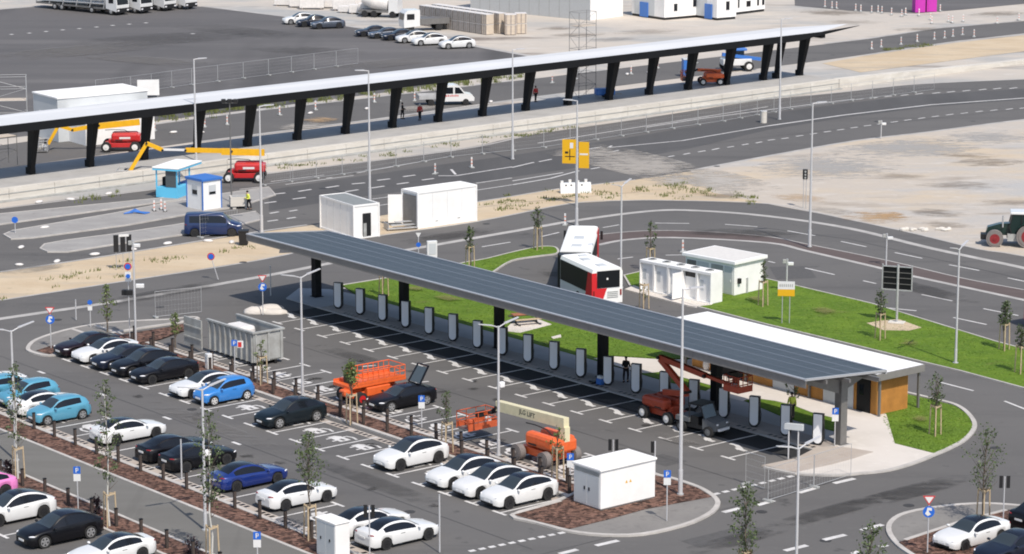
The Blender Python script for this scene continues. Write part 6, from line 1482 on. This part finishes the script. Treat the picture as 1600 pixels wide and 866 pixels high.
L3 = [(242,205),(320,199),(355,195),(437,180),(467,173),(493,172),(585,160),(624,158),(648,158),(758,141),(831,133),(863,130),(900,124),(986,116),(1028,107),(1088,99)]
for k, p_ in enumerate(L3): put_delin(p_[0], p_[1], 'red and white road post, %s from left on the service road' % ORD[k], 'road posts behind the platform')
put_delin(680, 272, 'red and white road post in the line marking behind the storage container', 'road posts on the carriageway'); put_delin(737, 262, 'reddish road post on the brown carriageway right of the storage container', 'road posts on the carriageway')
for k, p_ in enumerate(((241,331),(252,329),(258,332))): put_delin(p_[0], p_[1], '%s of the three road posts below the light blue booth' % ['left one','middle one','right one'][k], 'road posts below the booth')
put_delin(1067,394,'small red and white road post behind the white power cabinets','road posts on the carriageway'); put_delin(883,352,'red road post by the kerb left of the tall street lamp','road posts on the carriageway')
# sand bags holding the fences and the posts
sb = MB().ell((0,0,.08),(.38,.2,.12),8,5).build('sandbag', M_WRAP); sb.location = at(30,415); tag(sb, 'white sandbag lying on the left road, nearest to the sand verge at the left', 'sandbag', 'sandbags on the left road')
for x, y, lab in ((33,388,'white sandbag in the middle of the left road'),(148,399,'white sandbag by the kerb below the lower traffic island'),(89,410,'white sandbag at the kerb of the left sand verge'),(262,382,'white sandbag standing at the kerb left of the van'),(206,391,'white sandbag right of the dark boards'),(325,378,'white sandbag in front of the van by the fence foot'),(362,380,'white sandbag right of the van fence'),(70,357,'white sandbag on the middle traffic island'),
    (110,313,'white sandbag on the sand in front of the platform'),(61,317,'left white sandbag in front of the platform'),(170,304,'right white sandbag in front of the platform near the booth'),(313,208,'white sandbag behind the leaning columns'),(485,178,'white sandbag on the service road'),(573,171,'long white sandbag on the service road'),(767,160,'white sandbag right of the crew van'),(271,208,'white sandbag near the columns behind the platform'),(980,117,'white sandbag beyond the scaffold tower'),(1016,114,'white sandbag between two road posts beyond the columns')):
    o = sb.copy(); COL.objects.link(o); o.location = at(x,y); o.rotation_euler.z = random.uniform(0,3); o['label'] = lab
    if y < 320: o['group'] = 'sandbags near the platform'
    o.scale = (1.3,1.2,1.2)

# ---------------------------------------------------------------- bench and small things
t = thing('picnic_bench', 'wooden picnic bench with a red brown top on a pale slab behind the chargers', 'bench', at(822,505,.1), R(20))
MB().cbox(-1.1,1.1,-.35,.35,.68,.75,.02).build('table_top', mat('bench_wood', (.33,.12,.055), .6, var=.2), t)
for y in (-.75,.75): MB().box(-1.1,1.1,y-.16,y+.16,.42,.47).build('seat', M_STAKE if y < 0 else M_WOODD, t)
for x in (-.8,.8): MB().box(x-.06,x+.06,-.9,.9,.0,.06).box(x-.05,x+.05,-.05,.05,.06,.68).box(x-.05,x+.05,-.8,.8,.36,.42).build('trestle', M_BLACK, t)
struct('slab', MB().prism(polypx([(787,517),(803,501),(836,497),(862,507),(812,520)], .1), -.02, .11), M_PATH)
struct('slab_small', MB().prism(polypx([(861,527),(876,523),(877,527),(864,529.5)], .1), -.02, .12), M_PATH)
t = thing('dirt_pile', 'pale heap of gravel beside the arrow sign at the canopy end', 'heap', at(410,487,.02)); hp = MB()
for k in range(5): hp.ell((random.uniform(-.9,.9),random.uniform(-.5,.5),0),(random.uniform(.8,1.3),random.uniform(.5,.8),random.uniform(.3,.55)),12,6)
hp.build('heap', M_PATH, t)
t = thing('hose_bundle', 'bundle of blue hoses lying on the traffic island left of the booth', 'hose', at(210,334,.1)); hs = MB()
for k in range(8): hs.tube([(-.9+.1*k,-.3+.05*k,.05),(-.3+.05*k,.1,.2+.03*k),(.5,.05*k-.1,.12),(1.0+.05*k,-.3+.08*k,.05)], .06)
hs.build('hose', M_HBLUE, t)
t = thing('planter', 'beige concrete planter box right of the blue edged hut', 'planter', at(375,325,.0), R(12)); MB().box(-.9,.9,-.6,.6,.25,1.1).build('box', M_CONC, t); MB().box(-.75,.75,-.45,.45,1.1,1.104).build('soil', M_CONTG, t); MB().box(-.7,-.4,-.5,.5,0,.25).box(.4,.7,-.5,.5,0,.25).build('foot', M_CONC, t)
t = thing('wheelie_bin', 'black waste bin at the left end of the solar canopy', 'bin', at(381,383)); MB().box(-.35,.35,-.35,.35,.1,1.2,-.06).build('body', M_BLACK, t); MB().cbox(-.45,.45,-.45,.42,1.2,1.3,.03).build('lid', M_BLACK, t)
t = thing('tool_case', 'blue and white tool case beside a charging post', 'case', at(938,601,.09), AU); MB().cbox(-.25,.25,-.18,.18,.02,.42,.03).build('case', M_HBLUE, t); MB().cbox(-.2,.2,-.15,.15,.42,.62,.04).build('lid', P_WHITE, t); MB().cbox(-1.0,-.4,-.2,.2,.0,.14,.04).build('bag', M_BLACK, t)
for k, (x, y) in enumerate(((1104,578),(1202,598))):
    t = thing('wrapped_post', ['left white wrapped post in front of the kiosk','right white wrapped post in front of the kiosk'][k], 'post', at(x,y,.1), 0, 'wrapped posts'); MB().cyl((0,0,0),(0,0,1.9),.06,n=8).build('post', P_WHITE, t); MB().ell((0,0,.35),(.26,.26,.45),10,7).build('wrapping', M_WRAP, t)
stn = MB()
for k in range(14): stn.ell((random.uniform(-2.2,2.2),random.uniform(-.4,.4),.1),(random.uniform(.15,.4),random.uniform(.15,.3),random.uniform(.12,.25)),7,5,False)
tag(stn.build('rubble_pieces', M_CONC, None, at(1445,360)), 'row of pale concrete lumps on the gravel lot by the road', 'rubble')

# ---------------------------------------------------------------- young trees
def leaf_cloud(n, rz, h, m, name, parent, size=.17, seedv=0, clumps=None):
    rnd = random.Random(seedv); b_ = MB(); b_.raw = True
    cl = clumps or [(rnd.gauss(0,.33)*rz, rnd.gauss(0,.33)*rz, h*(.02+.96*rnd.random()), rnd.uniform(.22,.5)*rz) for _ in range(18)]
    for i in range(n):
        c = rnd.choice(cl); k = 1.0 if clumps else 1.0-.55*abs(c[2]/h-.4)
        p = Vector((c[0]*k+rnd.gauss(0,.5)*c[3], c[1]*k+rnd.gauss(0,.5)*c[3], c[2]+rnd.gauss(0,.55)*c[3]))
        a = Vector((rnd.gauss(0,1),rnd.gauss(0,1),rnd.gauss(0,1))).normalized(); bb = a.orthogonal().normalized(); bb.rotate(Matrix.Rotation(rnd.uniform(0,6.28), 3, a)); s_ = size*rnd.uniform(.6,1.25)
        b_.add([p-bb*s_*.6, p+a.cross(bb)*s_*.38, p+bb*s_*.6, p-a.cross(bb)*s_*.38], [(0,1,2,3)])
    return b_.build(name, m, parent)
def tree(label, px, py, H, crown0, r, n, m=None, trunk=None, stakes=True, z=.08, seedv=0, size=.17, lean=0):
    """young street tree; crown0 is the height where the leaves begin"""
    t = thing('young_tree', label, 'tree', at(px,py,z)); rnd = random.Random(seedv+5)
    tr = MB(); pts = [(0,0,0)]+[(rnd.gauss(0,.05)+lean*k/6, rnd.gauss(0,.05), H*.95*k/6) for k in range(1,7)]
    for k in range(6): tr.cyl(pts[k], pts[k+1], .065-.009*k, .065-.009*(k+1), n=7)
    tr.build('trunk', trunk or M_BARK, t); br = MB()
    for k in range(9):
        z0 = crown0*.85+(H-crown0)*.85*k/9; a = k*2.4; l = r*(1.0-.06*k); br.cyl((lean*z0/H,0,z0),(lean*z0/H+math.cos(a)*l*.75,math.sin(a)*l*.75,z0+l*.8),.022,.008,n=5)
    hc = H-crown0; rc = r*1.1; nc = max(9, min(30, n//12))
    cl = []
    for k in range(nc):
        f = (k+.5)/nc; a = k*2.4+rnd.uniform(-.4,.4); d_ = rc*math.sin(math.pi*min(1,.12+.85*f))**.7*rnd.uniform(.25,.95)
        cl.append((math.cos(a)*d_, math.sin(a)*d_, hc*(.04+.92*f), rc*rnd.uniform(.22,.42)))
        zt = crown0+cl[-1][2]; zb_ = max(.7*crown0, zt-.5-d_*.9); br.cyl((lean*zb_/H, 0, zb_), (lean*.7+cl[-1][0], cl[-1][1], zt), .016, .006, n=4)
    lc = leaf_cloud(int(n*1.35), 1.0, hc, m or M_LEAF, 'crown', t, size*.84, seedv, cl); lc.location = (lean*.7,0,crown0); br.build('branch', M_BARK, t)
    if stakes:
        for k in range(3):
            a = k*2.094+.4; MB().cyl((math.cos(a)*.42,math.sin(a)*.42,0),(math.cos(a)*.36,math.sin(a)*.36,1.95),.045,n=7).build('stake', M_STAKE, t)
        cb = MB()
        for k in range(3):
            a = k*2.094+.4; b2 = a+2.094; cb.beam((math.cos(a)*.38,math.sin(a)*.38,1.85),(math.cos(b2)*.38,math.sin(b2)*.38,1.85),.03,.09)
        cb.build('crossbar', M_STAKE, t)
    return t
T = tree
T('slender young tree on the entrance island behind the dark cars',168,519,3.6,.9,.55,230,M_LEAFY,stakes=False,seedv=1)
T('small young tree at the open door of the skip container',274,544,2.6,1.0,.42,170,M_LEAFY,stakes=False,seedv=2)
T('sparse yellowish young tree in front of the right end of the skip container',409,600,3.1,.9,.5,90,M_LEAFY,seedv=3)
T('bright green round headed young tree tied to stakes beside the orange scissor lift',549,662,4.0,2.6,.62,420,M_LEAFY,seedv=4)
T('loose olive young tree between the black open car and the small lift basket',698,708,4.0,2.0,.6,170,M_LEAF,seedv=5,size=.14)
T('full dark green young tree at the nose of the white saloon in the lower row',484,842,6.0,3.1,.85,420,M_LEAF,seedv=6)
T('very tall slim young tree with pale trunk beside the lower walkway',171,822,8.6,2.4,.72,430,M_LEAF,M_LIMEW,seedv=7)
T('tall slim young tree at the left edge with a pale trunk',28,748,7.2,2.2,.62,330,M_LEAF,M_LIMEW,seedv=8)
T('tall young tree hugging the double headed lamp on the walkway',331,876,8.4,2.8,.75,470,M_LEAF,M_LIMEW,seedv=9)
T('young tree with three stakes on the end lawn right of the kiosk',1461,680,4.0,1.9,.6,200,M_LEAF,seedv=10)
T('big loose grey green young tree at the bottom right island',1536,816,5.6,1.9,1.0,420,M_LEAF,seedv=11,size=.15)
T('dense dark young tree standing in the road foreground at the bottom edge',1163,916,5.6,1.6,.75,560,M_LEAF,seedv=12)
T('young tree with tall stakes beside the back of the large road sign',1375,530,3.6,1.9,.5,220,M_LEAF,seedv=13)
T('small dark young tree near the kerb at the right edge of the lawn',1569,547,3.6,1.8,.5,330,M_LEAF,seedv=14)
T('young tree cut by the right picture edge on the lawn',1594,583,3.4,1.8,.5,200,M_LEAF,seedv=15)
T('sparse young tree beside the substation house',1192,478,3.6,1.9,.4,110,M_LEAF,seedv=16)
T('nearly bare young tree behind the white power cabinets',1016,424,4.2,1.9,.5,140,M_LEAF,seedv=17)
T('dark young tree on the lawn wedge right of the storage container',734,421,3.6,1.5,.42,260,M_LEAF,seedv=18)
T('young tree on the far tip of the lawn wedge left of the bus',840,390,3.7,1.7,.5,210,M_LEAF,seedv=19)
T('staked young tree on the lawn behind the chargers, crown hidden by the canopy',599,463,3.2,2.0,.4,120,M_LEAFY,seedv=20)
T('sparse young tree in front of the kiosk between the last charging posts',1240,652,3.0,1.3,.55,110,M_LEAFY,stakes=False,seedv=21)
T('sparse olive sapling right in front of the orange boom lift chassis',871,748,3.2,1.3,.5,110,M_LEAFY,seedv=25)
T('leafless sapling with stakes beside the bus lane',1006,483,1.9,.9,.3,30,M_LEAF,seedv=22)
T('tree top showing at the bottom right picture edge',1357,965,5.0,2.2,.7,380,M_LEAF,seedv=24)
for px, py, lab in ((12,740,'dark purple shrub at the left end of the lower mulch bed'),(152,802,'dark purple shrub beside the pale trunk in the lower mulch bed'),(300,868,'dark purple shrub in the lower mulch bed near the street lamp')):
    t = thing('purple_shrub', lab, 'shrub', at(px,py,.08), 0, 'purple shrubs'); MB().cyl((0,0,0),(0,0,.5),.04,n=6).build('stem', M_BARK, t); lc = leaf_cloud(240,.42,.9,M_LEAFP,'foliage',t,.14,px)
# weeds on the verges: uncountable tufts
wd = MB(); wd.raw = True; rw_ = random.Random(3)
def weeds(poly, n, s=.25):
    for _ in range(n):
        i = rw_.randrange(len(poly)-1); k = rw_.random(); x = poly[i][0]+(poly[i+1][0]-poly[i][0])*k; y = poly[i][1]+(poly[i+1][1]-poly[i][1])*k+rw_.gauss(0,poly[i][2]); c = at(x,y)
        for _ in range(rw_.randint(8,26)):
            p = c+Vector((rw_.gauss(0,.28),rw_.gauss(0,.28),0)); a = rw_.uniform(0,6.28); h = rw_.uniform(.5,1.3)*s; dxy = Vector((math.cos(a),math.sin(a),0))
            wd.add([p-dxy*.05, p+dxy*.05, p+Vector((rw_.gauss(0,.06),rw_.gauss(0,.06),h))], [(0,1,2)])
weeds([(760,325,5),(880,306,6),(1000,297,7),(1080,296,6),(1180,312,3)], 70)
weeds([(410,262,3),(520,252,3),(650,235,3),(800,214,2),(900,198,2)], 40); weeds([(0,452,8),(150,425,6),(300,402,4),(440,380,3)], 22)
weeds([(60,203,4),(230,186,4),(400,166,4),(560,150,4),(700,132,4),(830,118,3)], 220, .5); weeds([(1380,78,1),(1460,70,1)], 20); weeds([(100,326,2),(190,300,2)], 6, .4)
tag(wd.build('weeds', M_WEED), kind='stuff')

# ---------------------------------------------------------------- people
def person(label, pos, rz, top, legs, arms='down', stoop=0.0, helmet=None, step=.12):
    t = thing('person', label, 'person', pos, rz)
    def skinned(name, verts, edges, radii, m):
        me = bpy.data.meshes.new(name); me.from_pydata(verts, edges, []); o = bpy.data.objects.new(name, me); COL.objects.link(o)
        md = o.modifiers.new('skin', 'SKIN'); sv = me.skin_vertices[0].data
        for i, r_ in enumerate(radii): sv[i].radius = (r_, r_) if not isinstance(r_, tuple) else r_
        sv[0].use_root = True; sb_ = o.modifiers.new('sub', 'SUBSURF'); sb_.levels = 1; sb_.render_levels = 1
        dg = bpy.context.evaluated_depsgraph_get(); m2 = bpy.data.meshes.new_from_object(o.evaluated_get(dg)); bpy.data.objects.remove(o)
        m2.materials.clear(); m2.materials.append(m); m2.polygons.foreach_set('use_smooth', [True]*len(m2.polygons))
        q = bpy.data.objects.new(name, m2); COL.objects.link(q); q.parent = t; return q
    sx = stoop
    hand = {'down': ((-.28,.0,.80),(.28,.0,.80)), 'front': ((-.18,-.36,1.05),(.18,-.36,1.05))}[arms]
    el = {'down': ((-.27,.03,1.08),(.27,.03,1.08)), 'front': ((-.26,-.04,1.10),(.26,-.04,1.10))}[arms]
    V = [(0,0,.96),(0,-sx*.3,1.15),(0,-sx*.7,1.38),(0,-sx,1.50),(0,-sx-.01,1.64),
         (-.18,-sx*.7,1.43),el[0],hand[0],(.18,-sx*.7,1.43),el[1],hand[1],
         (-.10,0,.90),(-.11,-step,.50),(-.11,-step*.3,.09),(-.12,-step*.3-.14,.05),(.10,0,.90),(.11,step,.50),(.11,step*1.3,.09),(.12,step*1.3-.14,.05)]
    E_ = [(0,1),(1,2),(2,3),(3,4),(2,5),(5,6),(6,7),(2,8),(8,9),(9,10),(0,11),(11,12),(12,13),(13,14),(0,15),(15,16),(16,17),(17,18)]
    Rr = [(.16,.12),(.15,.11),(.17,.11),.06,(.085,.10),.07,.045,.035,.07,.045,.035,.09,.065,.045,.04,.09,.065,.045,.04]
    body = skinned('body', V, E_, Rr, M_SKIN)
    skinned('top', [V[0],V[1],V[2],(0,-sx*.8,1.45),V[5],V[6],(V[6][0]*.99+ (V[7][0]-V[6][0])*.8,V[6][1]+(V[7][1]-V[6][1])*.8,V[6][2]+(V[7][2]-V[6][2])*.8),V[8],V[9],(V[9][0]+(V[10][0]-V[9][0])*.8,V[9][1]+(V[10][1]-V[9][1])*.8,V[9][2]+(V[10][2]-V[9][2])*.8)],
            [(0,1),(1,2),(2,3),(2,4),(4,5),(5,6),(2,7),(7,8),(8,9)], [(.19,.145),(.18,.135),(.20,.135),.09,.09,.065,.052,.09,.065,.052], top)
    skinned('trousers', [(0,0,.98),V[11],V[12],(V[13][0],V[13][1],.12),V[15],V[16],(V[17][0],V[17][1],.12)], [(0,1),(1,2),(2,3),(0,4),(4,5),(5,6)], [(.175,.13),.11,.085,.065,.11,.085,.065], legs)
    hz = V[4][2]; MB().ell((0,-sx+.02,hz+.055),(.10,.115,.10),12,8).build('helmet' if helmet else 'hair', helmet or M_HAIR, t)
    for sd in (-1,1): MB().box(V[14 if sd<0 else 18][0]-.05,V[14 if sd<0 else 18][0]+.05,V[14 if sd<0 else 18][1]-.06,V[14 if sd<0 else 18][1]+.2,0,.09).build('shoe', M_BLACK, t)
    return t
person('person in dark clothes standing between two charging posts', at(978,597,.09), R(160), M_CLOTH, M_CLOTH, 'front')
person('person in a yellow hi-vis vest leaning over beside the beige planter', at(389,328), R(-60), M_VEST, M_CLOTH, 'front', .15)
person('person in a hi-vis vest behind the sparse tree near the last charging posts', at(1237,655,.09), R(20), M_VEST, M_CLOTH, 'down')
person('person in dark and red clothes standing on the platform under the long canopy', at(837,159,1.1), R(30), M_SRED, M_CLOTH, 'down')
person('person in a red top on the platform by the crew van', at(656,188,1.1), R(200), M_SRED, M_CLOTH, 'down', helmet=P_WHITE)
person('person in dark clothes on the platform left of the crew van', at(629,186,1.1), R(100), M_CLOTH, M_CLOTH, 'front')
